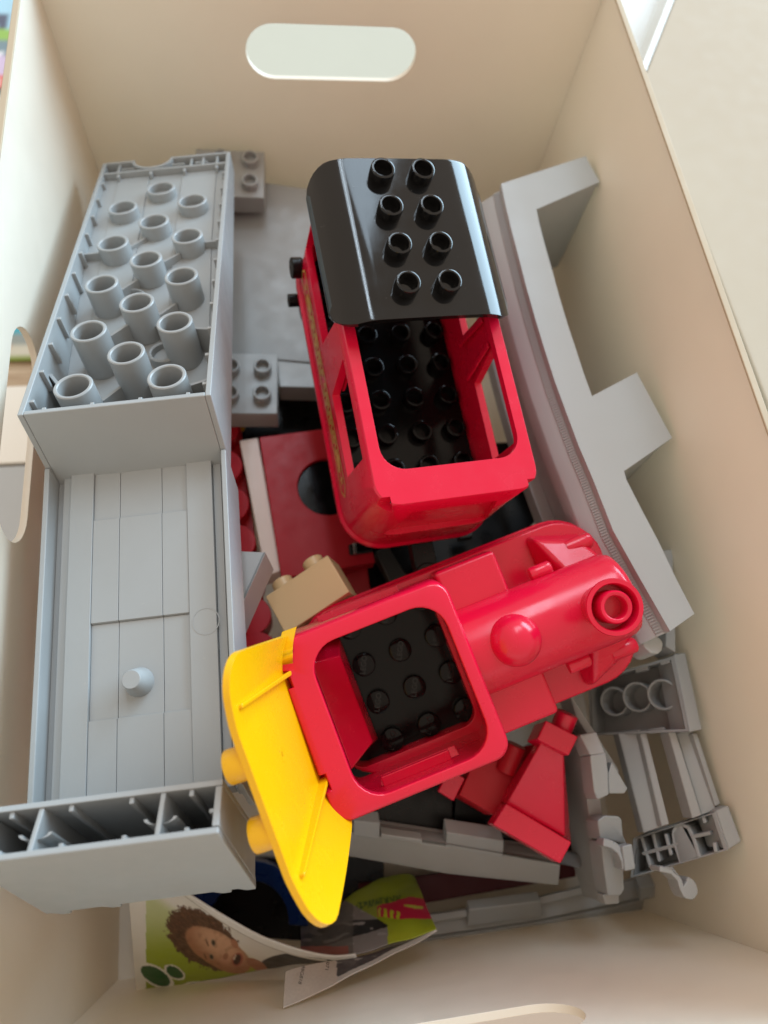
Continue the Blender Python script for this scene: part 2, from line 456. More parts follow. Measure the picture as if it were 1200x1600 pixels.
# grip ribs along the walls
rm = MB(); rm.box(-0.7, 1.6, -0.75, 0.75, -10, -1.0)
rme = rm.mesh('rib')
copies(rme, 'rib', GREY, br, [(t, 8+16*k, 0) for k in range(11)] , 0.3)
rm = MB(); rm.box(-1.6, 0.7, -0.75, 0.75, -13, -1.0)
copies(rm.mesh('rib'), 'rib', GREY, br, [(64-t, 8+16*k, 0) for k in range(11)], 0.3)
rm = MB(); rm.box(-0.7, 0.7, -0.6, 1.5, -20, -0.6)
copies(rm.mesh('rib'), 'rib', GREY, br, [(u, t, 0) for u in (8, 24, 40, 56)], 0.25)
rm = MB(); rm.box(-0.7, 0.7, -3.0, 0.4, -10, -1.2)
copies(rm.mesh('rib'), 'rib', GREY, br, [(u, 177, 0) for u in (9, 25, 41.5, 57.5)], 0.25)
rm = MB(); rm.box(-0.6, 0.6, -0.2, 8.6, -10, -0.9)
copies(rm.mesh('rib'), 'rib', GREY, br, [(u, 178.4, 0) for u in (8.5, 44.5, 50.5, 57.5)], 0.25)
rm = MB(); rm.box(-3.2, 3.2, -0.6, 0.6, -10, -1.2)
copies(rm.mesh('rib'), 'rib', GREY, br, [(u, 182.6, 0) for u in (13, 38, 49.5)], 0.25)
# recessed roadway underside
def rw(v, d=0.0): return -23 + 0.3627*(v+3) - d
def slab(x0, x1, v0, v1, d, th=6):
    b = MB()
    b.hexa([(x0,v0,rw(v0,d+th)),(x1,v0,rw(v0,d+th)),(x1,v1,rw(v1,d+th)),(x0,v1,rw(v1,d+th))],
           [(x0,v0,rw(v0,d)),(x1,v0,rw(v0,d)),(x1,v1,rw(v1,d)),(x0,v1,rw(v1,d))])
    return b
b = MB()
for x0, x1 in ((0, 1.9), (62.1, 64)):
    b.hexa([(x0,-107,rw(-107,24)),(x1,-107,rw(-107,24)),(x1,-2.6,rw(-2.6,22)),(x0,-2.6,rw(-2.6,22))],
           [(x0,-107,rw(-107)),(x1,-107,rw(-107)),(x1,-2.6,rw(-2.6)),(x0,-2.6,rw(-2.6))])
b.build('side_rail', GREY, br, 0.4)
slab(1.9, 4.4, -106, -1, 8.5).build('plank', GREY, br, 0.15)
slab(4.5, 7.4, -106, -1, 6.3).build('plank', GREY, br, 0.2)
slab(7.5, 15.6, -106, -1, 5.0).build('plank', GREY, br, 0.2)
slab(48.6, 57.6, -106, -1, 5.0).build('plank', GREY, br, 0.2)
slab(57.7, 60.6, -106, -1, 7.0).build('plank', GREY, br, 0.2)
slab(60.7, 62.0, -106, -1, 9.0).build('plank', GREY, br, 0.2)
for u0, u1 in ((15.7, 24.75), (24.9, 39.55), (39.7, 48.5)):
    slab(u0, u1, -19.3, -1, 6.0).build('plank', GREY, br, 0.12)
    slab(u0, u1, -53.8, -19.4, 5.4).build('plank', GREY, br, 0.12)
    slab(u0, u1, -83.3, -53.9, 6.4).build('plank', GREY, br, 0.12)
    slab(u0, u1, -106, -83.4, 5.5).build('plank', GREY, br, 0.12)
b = MB(); b.lathe([(5.0,-1),(4.6,1.0),(3.1,7.6),(2.8,8.0),(0.001,8.0)], (0,0,0))
pg = b.build('peg', GREY, br, 0, angle=28)
pg.location = Vector((31.6,-73.2,rw(-73.2,6.4)))*S; pg.rotation_euler = (math.radians(20), 0, 0)
b = MB(); b.lathe([(4.6,0),(4.6,.12),(4.3,.12),(4.3,0)], (0,0,0), closed=True, seg=40)
rg = b.build('mould_ring', GREY, br, 0)
rg.location = Vector((54.0,-57.5,rw(-57.5,5.0)))*S; rg.rotation_euler = (math.radians(20), 0, 0)
# hollow foot at the near end
def cw(v): return -39 - (v+114)*(3.0/14.0)
def bottom(x0, x1, v0, v1, w0, w1, top=0.0):
    b = MB(); b.hexa([(x0,v0,w0),(x1,v0,w0),(x1,v1,w1),(x0,v1,w1)], [(x0,v0,cw(v0)-top),(x1,v0,cw(v0)-top),(x1,v1,cw(v1)-top),(x0,v1,cw(v1)-top)])
    return b
bottom(0, 64, -115.4, -113.6, -86, -86).build('foot_wall', GREY, br, 0.35)
b = MB(); b.hexa([(0,-131.0,-86),(64,-131.0,-86),(64,-129.0,-86),(0,-129.0,-86)], [(0,-128.5,-36),(64,-128.5,-36),(64,-126.6,-36.3),(0,-126.6,-36.3)])
b.build('foot_wall', GREY, br, 0.5)
b = MB(); b.hexa([(0,-128.9,-86),(1.9,-128.9,-86),(1.9,-115.5,-86),(0,-115.5,-86)], [(0,-126.5,-36.3),(1.9,-126.5,-36.3),(1.9,-115.5,cw(-115.5)),(0,-115.5,cw(-115.5))])
b.build('foot_wall', GREY, br, 0.35)
b = MB(); b.hexa([(62.1,-128.9,-86),(64,-128.9,-86),(64,-115.5,-86),(62.1,-115.5,-86)], [(62.1,-126.5,-36.3),(64,-126.5,-36.3),(64,-115.5,cw(-115.5)),(62.1,-115.5,cw(-115.5))])
b.build('foot_wall', GREY, br, 0.35)
bottom(1, 63, -129, -114, -84, -84, 44).build('foot_floor', GREY, br, 0.2)
for u in (15.4, 47.9):
    b = MB(); b.hexa([(u-.7,-128.6,-84),(u+.7,-128.6,-84),(u+.7,-115,-84),(u-.7,-115,-84)], [(u-.7,-126.8,-36.9),(u+.7,-126.8,-36.9),(u+.7,-115,cw(-115)-.6),(u-.7,-115,cw(-115)-.6)])
    b.build('web', GREY, br, 0.3)
    b = MB()
    for k in range(10):
        a0, a1 = math.radians(180*k/10), math.radians(180*(k+1)/10)
        def pt(a, r, w): return (u+r*math.cos(a), -122.0-1.6*math.sin(a), w)
        b.hexa([pt(a0,3.4,-80),pt(a1,3.4,-80),pt(a1,4.4,-80),pt(a0,4.4,-80)],[pt(a0,3.4,-38.6),pt(a1,3.4,-38.6),pt(a1,4.4,-38.6),pt(a0,4.4,-38.6)])
    b.build('web', GREY, br, 0)
rm = MB(); rm.box(-.65, .65, -1.8, .3, -84, -39.6)
copies(rm.mesh('rib'), 'rib', GREY, br, [(u, -115.3, 0) for u in (7.4, 23.2, 39.3, 55.4)], 0.3)
rm = MB(); rm.box(-.65, .65, -.3, 1.3, -60, -37.2)
copies(rm.mesh('rib'), 'rib', GREY, br, [(u, -126.9, 0) for u in (7.4, 23.2, 39.3, 55.4)], 0.3)
rm = MB(); rm.box(60.4, 62.4, -.6, .6, -60, -39.6)
copies(rm.mesh('rib'), 'rib', GREY, br, [(0, -121.5, 0)], 0.3)
rm = MB(); rm.hexa([(-1.2,-.5,-3.2),(1.6,-.5,-3.2),(1.6,2,-3.2),(-1.2,2,-3.2)], [(-4,-.5,0.5),(2,-.5,0.5),(2,3,0.5),(-4,3,0.5)])
copies(rm.mesh('lug'), 'lug', GREY, br, [(u, -130.4, -86.2) for u in (5.0, 20.5, 54.5, 62.0)], 0.3)

# ------------------------------------------------------------------ red wagon with black roof
MW = pose([[0.988, -0.0995, 0.1184], [0.1143, 0.9854, -0.1258], [-0.1042, 0.1379, 0.985]], (71.58, 191.35, -259.35))
wg = thing('toy_wagon', 'red open-framed toy train wagon with a glossy black studded roof at its far end', 'toy wagon', MW)
CX = -24.0
def ring(hw, yn, yf, r, z): return rrect(CX-hw, CX+hw, yn, yf, r, z)
b = MB()
rings = [ring(33.6,-95.6,46.6,17,-9), ring(34.6,-96.4,47.4,18,-8.2), ring(34.6,-96.4,47.4,18,-6.2), ring(33.4,-95.2,46.2,17,-5.2), ring(33.2,-95.0,46,17,12), ring(32.6,-93.4,45,14,30), ring(32.0,-91.8,44,9,45.2), ring(31.4,-91.2,43.4,8.4,46),
         ring(27.2,-78.6,38,9,46), ring(27.2,-78.6,38,9,42.5), ring(29.0,-89,41,8,41.5), ring(30.0,-91,42.5,12,12), ring(30.3,-92.4,43.4,15,-9)]
b.loft(rings, False, False)
n = len(rings[0]); V = list(b.bm.verts); k = len(rings)
b.bm.verts.ensure_lookup_table()
for i in range(n):
    j = (i+1) % n
    b.bm.faces.new((V[(k-1)*n+i], V[(k-1)*n+j], V[j], V[i]))
body = b.build('body', RED, wg, 0.5, 3, angle=38)
def side_window(y0, y1, z0, z1, s0, s1):
    # opening through both long walls, jambs leaning
    c = MB(); c.prism([(CX-60, y0, z0), (CX-60, y1, z0), (CX-60, y1+s1, z1), (CX-60, y0+s0, z1)], (120, 0, 0)); return c
cl = [side_window(-70, -35, 15.5, 39.5, -1, 4), side_window(-12, 34, 15.5, 39.5, -3, -2)]
c = MB(); c.hexa([(CX-22,-92.7,12),(CX+22,-92.7,12),(CX+17,-90.4,37),(CX-17,-90.4,37)], [(CX-22,-104,12),(CX+22,-104,12),(CX+17,-104,37),(CX-17,-104,37)]); cl.append(c)
c = MB(); c.prism([(CX-33,-93,46.6),(CX-27,-93,46.6),(CX-24.5,-93,38),(CX-31,-93,38)], (0,5.0,0)); cl.append(c)
c = MB(); c.prism([(CX+33,-93,46.6),(CX+27,-93,46.6),(CX+24.5,-93,38),(CX+31,-93,38)], (0,5.0,0)); cl.append(c)
cut(body, cl)
# posts' inner ribs
for sx in (-1, 1):
    b = MB(); b.prism([(CX+sx*28.2,-33,14),(CX+sx*28.2,-31.2,14),(CX+sx*28.2,-28.6,40),(CX+sx*28.2,-30.6,40)], (-sx*1.1,0,0))
    b.prism([(CX+sx*28.2,-17,14),(CX+sx*28.2,-15.2,14),(CX+sx*28.2,-17.6,40),(CX+sx*28.2,-19.6,40)], (-sx*1.1,0,0))
    b.build('post_rib', RED, wg, 0.3)
b = MB(); b.loft([rrect(CX-30.4,CX+30.4,-91.5,43,14,-6), rrect(CX-30.4,CX+30.4,-91.5,43,14,-4.5)])
flo = b.build('floor_plate', BLACKF, wg, 0.4)
st = MB(); st.stud(0, 0, -4.5, 4.5)
sm_ = st.mesh('stud')
copies(sm_, 'stud', BLACKF, flo, [(-16*i, -16*j, 0) for i in range(4) for j in range(-2, 6)], 0)
b = MB(); b.box(-20, -2, -73.6, -71.4, -4.6, 0.5); b.box(-46, -28, -72.6, -71, -4.6, -1); b.build('seat_rib', BLACKF, flo, 0.4)
b = MB(); b.box(CX-22, CX+22, -88, 40, -15, -6.1); b.build('underframe', BLACKM, wg, 0.6)
wm = MB(); wm.lathe([(0.001,-3.4),(3,-3.4),(3.4,-2.6),(8.4,-2.6),(9.6,-1.8),(9.6,2.4),(9.0,3),(0.001,3)], (0,0,0), ax='x')
wme = wm.mesh('wheel')
copies(wme, 'wheel', BLACKM, wg, [(CX+sx*29, y, -16) for sx in (-1, 1) for y in (-66, 26)], 0)
b = MB(); b.lathe([(4.2,-37.5),(4.6,-37),(4.6,-33),(4.2,-32.4)], (CX, 33, 2.0), ax='x'); b.lathe([(0.001,-38.5),(3,-38.2),(3,-32)], (CX, 26, -13), ax='x')
b.build('buffer', BLACKM, wg, 0)
b = MB(); b.box(CX-5, CX+5, -108, -90, -15, -9); b.lathe([(7,-15.5),(7,-8)], (CX,-112,0)); b.build('coupling', BLACKM, wg, 0.6)
# gold filigree on the left side
def gx(y, z): return CX-33.35 if z < 12 else CX-33.2
def ribbon(bm_, pts, w):
    for k in range(len(pts)-1):
        (y0,z0),(y1,z1) = pts[k], pts[k+1]
        L_ = math.hypot(y1-y0, z1-z0) or 1; ny, nz = -(z1-z0)/L_*w/2, (y1-y0)/L_*w/2
        x = CX-33.55
        vs = [bm_.verts.new(p) for p in ((x,y0+ny,z0+nz),(x,y1+ny,z1+nz),(x,y1-ny,z1-nz),(x,y0-ny,z0-nz))]
        bm_.faces.new(vs)
b = MB(); bm_ = b.bm
ribbon(bm_, [(26,2.4),(28.5,6),(26,10.2),(-72,10.2),(-75.5,6.2),(-72,2.2),(26,2.4)], 0.95)
b.build('gold_border', GOLD, wg, 0)
b = MB(); bm_ = b.bm
for sgn in (1, -1):
    pts = [( -24+sgn*(2+t_*0.42), 6.2+3.0*math.sin(t_*0.62)*(1-0.003*t_)) for t_ in range(0, 92)]
    ribbon(bm_, pts, 1.5)
    for k in range(8):
        yc = -24+sgn*(5+k*4.4); zc = 6.2+(1.4 if k % 2 else -1.4)
        sp = [(yc+1.9*(1-a/14)*math.cos(a*.75)*1.0, zc+1.7*(1-a/14)*math.sin(a*.75)) for a in range(12)]
        ribbon(bm_, sp, 1.05)
    yc = -24+sgn*44.5
    pl_ = [bm_.verts.new((CX-33.56, yc+(2.3 if q_ % 2 == 0 else 1.0)*math.cos(q_*math.pi/5)*1.2, 6.2+(2.3 if q_ % 2 == 0 else 1.0)*math.sin(q_*math.pi/5))) for q_ in range(10)]
    bm_.faces.new(pl_)
    leaf = [(-24+sgn*(31+dy), 6.2+dz) for dy, dz in ((0,0),(4,2.2),(8,1.8),(11,0),(8,-1.8),(4,-2.2))]
    bm_.faces.new([bm_.verts.new((CX-33.57, p[0], p[1])) for p in leaf])
b.build('gold_scrollwork', GOLD, wg, 0)
# roof
def roof_shell(half, length, zfun, thick, rc, nx=48, ny=26, yfar=None, taper=None, zs=None):
    """curved roof: x across, y along, corners rounded in plan"""
    b = MB(); bm_ = b.bm
    def xw(y):
        h = half if taper is None else half+(taper-half)*y/length
        dy = min(y, length-y)
        if yfar is None or y < length/2:
            if dy < rc: h -= rc-math.sqrt(max(0, rc*rc-(rc-dy)**2))
        return h
    ys = [length*(0.5-0.5*math.cos(math.pi*j/ny)) for j in range(ny+1)]
    up, lo = [], []
    for y in ys:
        h = xw(max(y, 0.0)) if y > 1e-6 else xw(0.05)
        ru, rl = [], []
        for i in range(nx+1):
            x = -h+2*h*i/nx
            yy = y if yfar is None else y*(1-yfar(x))
            k_ = 1.0 if zs is None else zs(y)
            z = zfun(x)*k_
            dz = (zfun(x+.5)-zfun(x-.5))*k_; nn = math.hypot(1, dz)
            ru.append(bm_.verts.new((x, yy, z)))
            rl.append(bm_.verts.new((x+dz/nn*thick*0.6, yy, z-thick/nn)))
        up.append(ru); lo.append(rl)
    for j in range(ny):
        for i in range(nx):
            bm_.faces.new((up[j][i], up[j][i+1], up[j+1][i+1], up[j+1][i]))
            bm_.faces.new((lo[j][i], lo[j+1][i], lo[j+1][i+1], lo[j][i+1]))
    for j in range(ny):
        bm_.faces.new((up[j][0], up[j+1][0], lo[j+1][0], lo[j][0])); bm_.faces.new((up[j][nx], lo[j][nx], lo[j+1][nx], up[j+1][nx]))
    for i in range(nx):
        bm_.faces.new((up[0][i], lo[0][i], lo[0][i+1], up[0][i+1])); bm_.faces.new((up[ny][i], up[ny][i+1], lo[ny][i+1], lo[ny][i]))
    return b
def rz(x):
    a = abs(x); f, h = 19.0, 35.5
    if a <= f: return -0.0012*a*a*0.3
    t_ = (a-f)/(h-f); return -0.13-9.5*(1-math.sqrt(max(0, 1-(min(t_, 1)*0.93)**2)))/(1-math.sqrt(1-0.93**2))
b = roof_shell(36.0, 68.2, rz, 2.4, 9.0)
rf = b.build('roof', BLACK, wg, 0.8, 3, angle=50)
rf.location = Vector((CX-0.4, -26.0, 58.0))*S
st = MB(); st.stud(0, 0, 0, 4.6, ri=3.5, dep=3.8)
copies(st.mesh('stud'), 'stud', BLACK, rf, [(7.4-16*i, 12.0+16*j, 0) for i in range(2) for j in range(4)], 0)

# ------------------------------------------------------------------ red locomotive
ML = pose([[0.9499, -0.2898, -0.1168], [0.2537, 0.9337, -0.2528], [0.1823, 0.2105, 0.9604]], (26.56, 45.97, -283.91))
lo = thing('toy_locomotive', 'red toy steam locomotive with round dome, funnel and an open roofless cab', 'toy locomotive', ML)
CY = -8.0
def lring(x0, x1, hw, r, z): return rrect(x0, x1, CY-hw, CY+hw, r, z)
b = MB(); b.loft([lring(-22.5,108.5,34.4,19,-5), lring(-23.5,109.5,35.6,20,-4.2), lring(-23.5,109.5,35.6,20,-2.2), lring(-22.6,108.6,34.6,19,-1.2), lring(-22.2,108,34.0,19,4.6), lring(-21.6,107.4,33.4,18.5,5.4)])
rb = b.build('running_board', RED, lo, 0.5, 3)
c = MB(); c.loft([lring(-18,35,28.6,6,-9), lring(-18,35,28.6,6,10)])
cut(rb, [c])
def hring(x0, x1, e, z): return rrect(x0, x1, CY-29.4-e, CY+23.8+e, 10+e, z)
b = MB()
def cring(x0, x1, near, far, r, z): return rrect(x0, x1, CY-near, CY+far, r, z)
rings = [cring(-25.0,39.6,34.0,31.6,4,4.6), cring(-25.0,39.4,33.8,31.2,4,16), cring(-24.6,38.6,33.4,29.9,6,48.4), cring(-23.8,37.8,32.6,29.1,5.6,49.8), cring(-23.3,37.4,32.2,28.7,5.4,50),
         hring(-14.4,34.2,0.4,50), hring(-14.0,33.8,0,49.6), hring(-14.0,33.8,0,47.0), cring(-17.6,35.4,31.2,27.2,6,45.5), cring(-19.4,36.4,31.8,28.6,4,4.6)]
b.loft(rings, False, False)
b.bm.verts.ensure_lookup_table(); V = list(b.bm.verts); n = len(rings[0]); k = len(rings)
for i in range(n):
    j = (i+1) % n; b.bm.faces.new((V[(k-1)*n+i], V[(k-1)*n+j], V[j], V[i]))
cab = b.build('cab', RED, lo, 0.7, 3, angle=38)
c = MB(); c.box(-8, 22, CY-45, CY+45, 14, 30)
c2 = MB(); c2.hexa([(-28,CY-24,51),(-21.5,CY-22,51),(-24.0,CY-20,44),(-28,CY-20,44)], [(-28,CY-16,51),(-21.5,CY-16,51),(-24.0,CY-16,44),(-28,CY-16,44)])
c3 = MB(); c3.hexa([(-28,CY+14,51),(-21.5,CY+14,51),(-24.0,CY+14,44),(-28,CY+14,44)], [(-28,CY+22,51),(-21.5,CY+20,51),(-24.0,CY+18,44),(-28,CY+18,44)])
cut(cab, [c, c2, c3])
for sy in (-1, 1):
    b = MB(); b.box(-10, 24, CY+(-34.6 if sy < 0 else 32.0)-1.2, CY+(-34.6 if sy < 0 else 32.0)+1.2, 10.6, 13.6); b.build('window_sill', RED, lo, 0.4)
    b = MB(); b.box(-7, 19, CY+(-29.8 if sy < 0 else 26.6)-1.8, CY+(-29.8 if sy < 0 else 26.6)+1.8, 30.3, 32.4); b.build('cab_ledge', RED, lo, 0.4)
b = MB(); b.hexa([(-18,CY-27,-4),(-5.5,CY-22,-4),(-5.5,CY+22,-4),(-18,CY+22,-4)], [(-17,CY-24,22),(-6.5,CY-19,14),(-6.5,CY+16,14),(-17,CY+18,22)])
b.build('seat', RED, lo, 0.6)
b = MB(); b.box(-19, 38, CY-30.5, CY+30.5, -9, -4.5); fp = b.build('floor_plate', BLACKF, lo, 0.4)
st = MB(); st.solid_stud(0, 0, -4.5, 4.5)
st.lathe([(5.3,-4.6),(5.3,-4.1),(5.0,-4.1),(5.0,-4.6)], closed=True)
stp = [(16*i, -16*j, 0) for i in range(0, 3) for j in range(-1, 3)]
copies(st.mesh('stud'), 'stud', BLACKF, fp, stp, 0)
b = MB(); b.box(-20, 104, CY-22, CY+22, -17, -9.1); b.build('underframe', BLACKM, lo, 0.6)
# letters moulded on the cab studs
tx = bpy.data.curves.new('stud_lettering', 'FONT'); tx.body = 'LEGO'; tx.size = 3.0*S; tx.align_x = 'CENTER'; tx.align_y = 'CENTER'; tx.extrude = 0.00010
to = bpy.data.objects.new('stud_lettering', tx); C.objects.link(to)
dg = bpy.context.evaluated_depsgraph_get(); tme = bpy.data.meshes.new_from_object(to.evaluated_get(dg)); bpy.data.objects.remove(to)
for p in copies(tme, 'stud_lettering', BLACK, fp, [(x, y, 0.05) for x, y, z in stp], 0): p.rotation_euler = (0, 0, math.radians(62))
# side tanks
for sy in (-1, 1):
    b = MB(); y0, y1 = sorted((CY+sy*13, CY+sy*32.2))
    b.hexa([(38,y0-.8,4.9),(63.8,y0-.8,4.9),(63.8,y1+.8,4.9),(38,y1+.8,4.9)], [(38,y0,26.5),(62.4,y0,26.5),(62.4,y1,26.5),(38,y1,26.5)])
    b.build('side_tank', RED, lo, 1.8, 3)
# boiler
b = MB(); seg = 40
def bring(x, r): 
    ring_ = []
    for i in range(seg):
        a = 2*math.pi*i/seg; ring_.append((x, CY+r*math.cos(a), 27.5+r*math.sin(a)))
    return ring_
b.loft([bring(37, 16.4), bring(95.5, 16.4), bring(98.3, 16.1), bring(100.4, 15.2), bring(101.4, 13.5), bring(101.7, 8)])
b.build('boiler', RED, lo, 0, angle=60)
b = MB(); b.box(38, 100, CY-15.6, CY+15.6, 4.9, 27.0); b.build('boiler_saddle', RED, lo, 2.0, 3)
# domed valve and funnel
b = MB(); b.lathe([(9.2,36),(9.2,42.2),(8.9,44.5),(8.0,47.0),(6.3,49.2),(4.2,50.6),(2.0,51.3),(0.001,51.4)], (54.6, CY, 0), seg=40); b.build('dome', RED, lo, 0, angle=60)
b = MB(); b.lathe([(7.2,38),(7.2,49),(8.2,53),(9.3,55.8),(9.6,57.2),(9.4,58.0),(8.0,58.0),(7.7,57.6),(7.4,50.0),(5.7,50.0),(5.5,58.6),(5.1,59.2),(4.2,59.2),(3.8,58.8),(3.7,52.5),(0.001,52.5)], (87.0, CY, 0), seg=40)
b.build('funnel', RED, lo, 0, angle=50)
# front fenders with lamp stubs
for sy in (-1, 1):
    b = MB(); ya, yb = CY+sy*13, CY+sy*32
    b.hexa([(79,ya,4.9),(105.6,ya,4.9),(102.0,yb-sy*6,4.9),(80,yb+sy*.8,4.9)], [(86,ya,22),(102.5,ya,21),(98,yb-sy*9,16),(80,yb-sy*1.4,16)])
    b.build('fender', RED, lo, 2.4, 4)
    b = MB(); b.lathe([(0.001,-5),(3.0,-5),(3.2,0.5),(3.1,5.0),(2.4,5.8),(0.001,6.0)], (96.5, CY+sy*22.0, 15.0), ax='x'); b.build('headlamp', RED, lo, 0, angle=50)
    b = MB(); b.lathe([(0.001,-4),(2.6,-3.8),(2.8,-3.2),(2.8,4.0),(2.2,4.7),(0.001,4.8)], (75.5, CY+sy*18.2, 26.5), ax='x'); b.build('pipe', RED, lo, 0, angle=50)
copies(wme, 'wheel', BLACKM, lo, [(x, CY+sy*27.5, -17) for sy in (-1, 1) for x in (-8, 78)], 0)
for o in lo.children:
    if o.name.startswith('wheel'): o.rotation_euler = (0, 0, math.pi/2)

# ------------------------------------------------------------------ yellow cab roof
MY = pose([[-0.2817, 0.2062, -0.9371], [0.9011, 0.3923, -0.1846], [0.3295, -0.8964, -0.2963]], (-12.74, 0.02, -198.97))
ye = thing('toy_roof', 'yellow toy cab roof tipped up on its side against the locomotive, ribbed inside showing', 'toy roof', MY)
def yz(x):
    a = abs(x)
    if a < 19: return 0.0
    t_ = (a-19)/22.0; return -10.5*t_**1.5
def yf(x):
    a = abs(x)
    if a < 16: return 0.0
    if a < 19: return 0.19*(a-16)/3.0
    t_ = min(1.0, (a-19)/13.0)
    return 0.19-0.02*t_+0.048*math.sin(math.pi*t_)
b = roof_shell(40.2, 71, yz, 2.0, 12.0, 84, 26, yf, 32.0, lambda y: 0.40+0.80*min(1.0, y/58))
sh_ = b.build('shell', YELLOW, ye, 0.5, 3, angle=50)
sh_.location = Vector((-1.2, -2.6, -0.3))*S
for sx in (-1, 1):
    b = MB(); pts = [(sx*20.2, 3, -2.0), (sx*17.6, 41.5, -2.0)]
    b.hexa([(sx*24-.7,2,-4.2),(sx*24+.7,2,-4.4),(sx*18.6+.9,52,-5.6),(sx*18.6-.9,52,-5.2)], [(sx*24-.5,2,-1.0),(sx*24+.5,2,-1.0),(sx*18.6+.6,50,-1.0),(sx*18.6-.6,50,-1.0)])
    b.build('inner_rib', YELLOW, ye, 0.5)
    b = MB(); pr = [(sx*(18.6+13.6*k/8), 53.9-3.4*math.sin(math.pi*k/8)+1.2*(k/8), yz(18.6+13.6*k/8)-2.3) for k in range(9)]
    for k in range(8):
        a_, c_ = pr[k], pr[k+1]
        b.hexa([(a_[0],a_[1],a_[2]-4.2),(c_[0],c_[1],c_[2]-4.2),(c_[0],c_[1]+1.2,c_[2]-4.2),(a_[0],a_[1]+1.2,a_[2]-4.2)], [(a_[0],a_[1],a_[2]+1),(c_[0],c_[1],c_[2]+1),(c_[0],c_[1]+1.0,c_[2]+1),(a_[0],a_[1]+1.0,a_[2]+1)])
    b.build('end_rib', YELLOW, ye, 0)
st = MB(); st.stud(0, 0, 0, 5.5)
copies(st.mesh('stud'), 'stud', YELLOW, ye, [(9.5, 2.6, 0), (-10.0, 2.6, 0)], 0)
b = MB(); b.lathe([(2.4,-2.35),(2.4,-1.9),(1.9,-1.9),(1.9,-2.35)], (2, 24, 0), closed=True); b.lathe([(.8,-2.3),(.8,-1.9),(.4,-1.9),(.4,-2.3)], (2, 24, 0), closed=True); b.build('mould_mark', YELLOW, ye, 0)

# ------------------------------------------------------------------ curved bridge track standing on edge by the right wall
H = 249
outer = [(114.53, 269.74, 161.00), (114.31, 255.58, 161.00), (114.55, 239.05, 161.00), (114.99, 224.25, 161.00), (115.41, 206.59, 161.00), (116.30, 187.47, 161.00), (117.33, 171.51, 161.00), (118.64, 154.81, 161.00), (120.54, 139.01, 161.00), (122.52, 123.17, 161.00), (125.32, 106.97, 161.00), (128.54, 84.40, 161.00), (134.72, 63.83, 161.00), (141.42, 42.42, 161.00)]
inner = [(129.50, 253.09, 161.00), (129.29, 243.74, 161.00), (129.32, 234.18, 161.00), (129.85, 216.40, 161.00), (130.28, 198.93, 161.00), (130.92, 184.57, 161.00), (131.92, 171.00, 161.00), (132.73, 158.51, 161.00), (133.89, 146.68, 161.00)]
foot1 = [(163.09, 288.87, 161.00), (166.65, 271.27, 161.00)]
foot2 = [(157.56, 157.85, 161.00), (165.13, 124.56, 161.00), (139.62, 110.22, 161.00)]
tail = [(139.72, 106.09, 161.00), (142.95, 92.35, 161.00), (146.47, 78.47, 161.00), (149.56, 62.94, 161.00), (153.14, 48.19, 161.00)]
cb = thing('curved_bridge_track', 'light grey curved bridge track on edge along the right wall with two square feet', 'toy track')
b = MB(); b.prism(outer[::-1] + inner[:0] + foot1[:1] + foot1[1:] + inner + foot2 + tail[0:0] + tail[::1], (0,0,-3.0))
sw = b.build('side_wall', GREYL, cb, 0)
for p_ in sw.data.polygons: p_.use_smooth = False
def band(b, c0, c1, z0, z1):
    """strip between two curves c0, c1 from z0 down to z1"""
    for k in range(len(c0)-1):
        lo_ = [(*c0[k][:2], z1), (*c0[k+1][:2], z1), (*c1[k+1][:2], z1), (*c1[k][:2], z1)]
        b.hexa(lo_, [(p[0], p[1], z0) for p in lo_])
def offset(curve, dist):
    out = []
    for k, p in enumerate(curve):
        a = Vector(curve[max(0,k-1)]); c = Vector(curve[min(len(curve)-1,k+1)])
        d = (c-a).normalized(); nn = Vector((-d.y, d.x, 0))
        q = Vector(p)+nn*dist; out.append((q.x, q.y, q.z))
    return out
ZT = 410-249
def strip(b, prof):
    """sweep a closed profile of (offset, height) along the outer curve"""
    cs = [offset(outer, o_) for o_, z_ in prof]
    b.loft([[(cs[i_][k][0], cs[i_][k][1], ZT+prof[i_][1]) for i_ in range(len(prof))] for k in range(len(outer))])
b = MB(); strip(b, [(0.4,-3.1),(0.3,-4.6),(-7.0,-11.5),(-7.4,-12.5),(-7.4,-21),(0.6,-22),(2.4,-22),(2.4,-3.1)]); b.build('roadway', GREYL, cb, 0.3, angle=30)
b = MB(); strip(b, [(-1.5,-22.1),(-1.5,-44),(2.6,-44),(2.6,-22.1)]); b.build('roadway', GREYL, cb, 0.3, angle=30)
b = MB(); strip(b, [(-7.4,-44.1),(-7.4,-53),(-0.4,-61),(0.2,-63.9),(3,-63.9),(3,-44.1)]); b.build('roadway', GREYL, cb, 0.3, angle=30)
b = MB(); band(b, offset(outer, 0.1), offset(outer, 6), ZT-64.1, ZT-66.5); b.build('side_wall', GREYL, cb, 0.5, angle=40)
for poly in (foot1[:1]+foot1[1:]+inner[:1]+[outer[0]], [inner[-1]]+foot2[:2]+[foot2[2]]):
    b = MB(); cen = sum((Vector(p) for p in poly), Vector())/len(poly)
    pp = [tuple(cen+(Vector(p)-cen)*0.97-Vector((0,0,3.05))) for p in poly]
    b.prism(pp, (0,0,-58)); b.build('foot', GREYL, cb, 0.5)
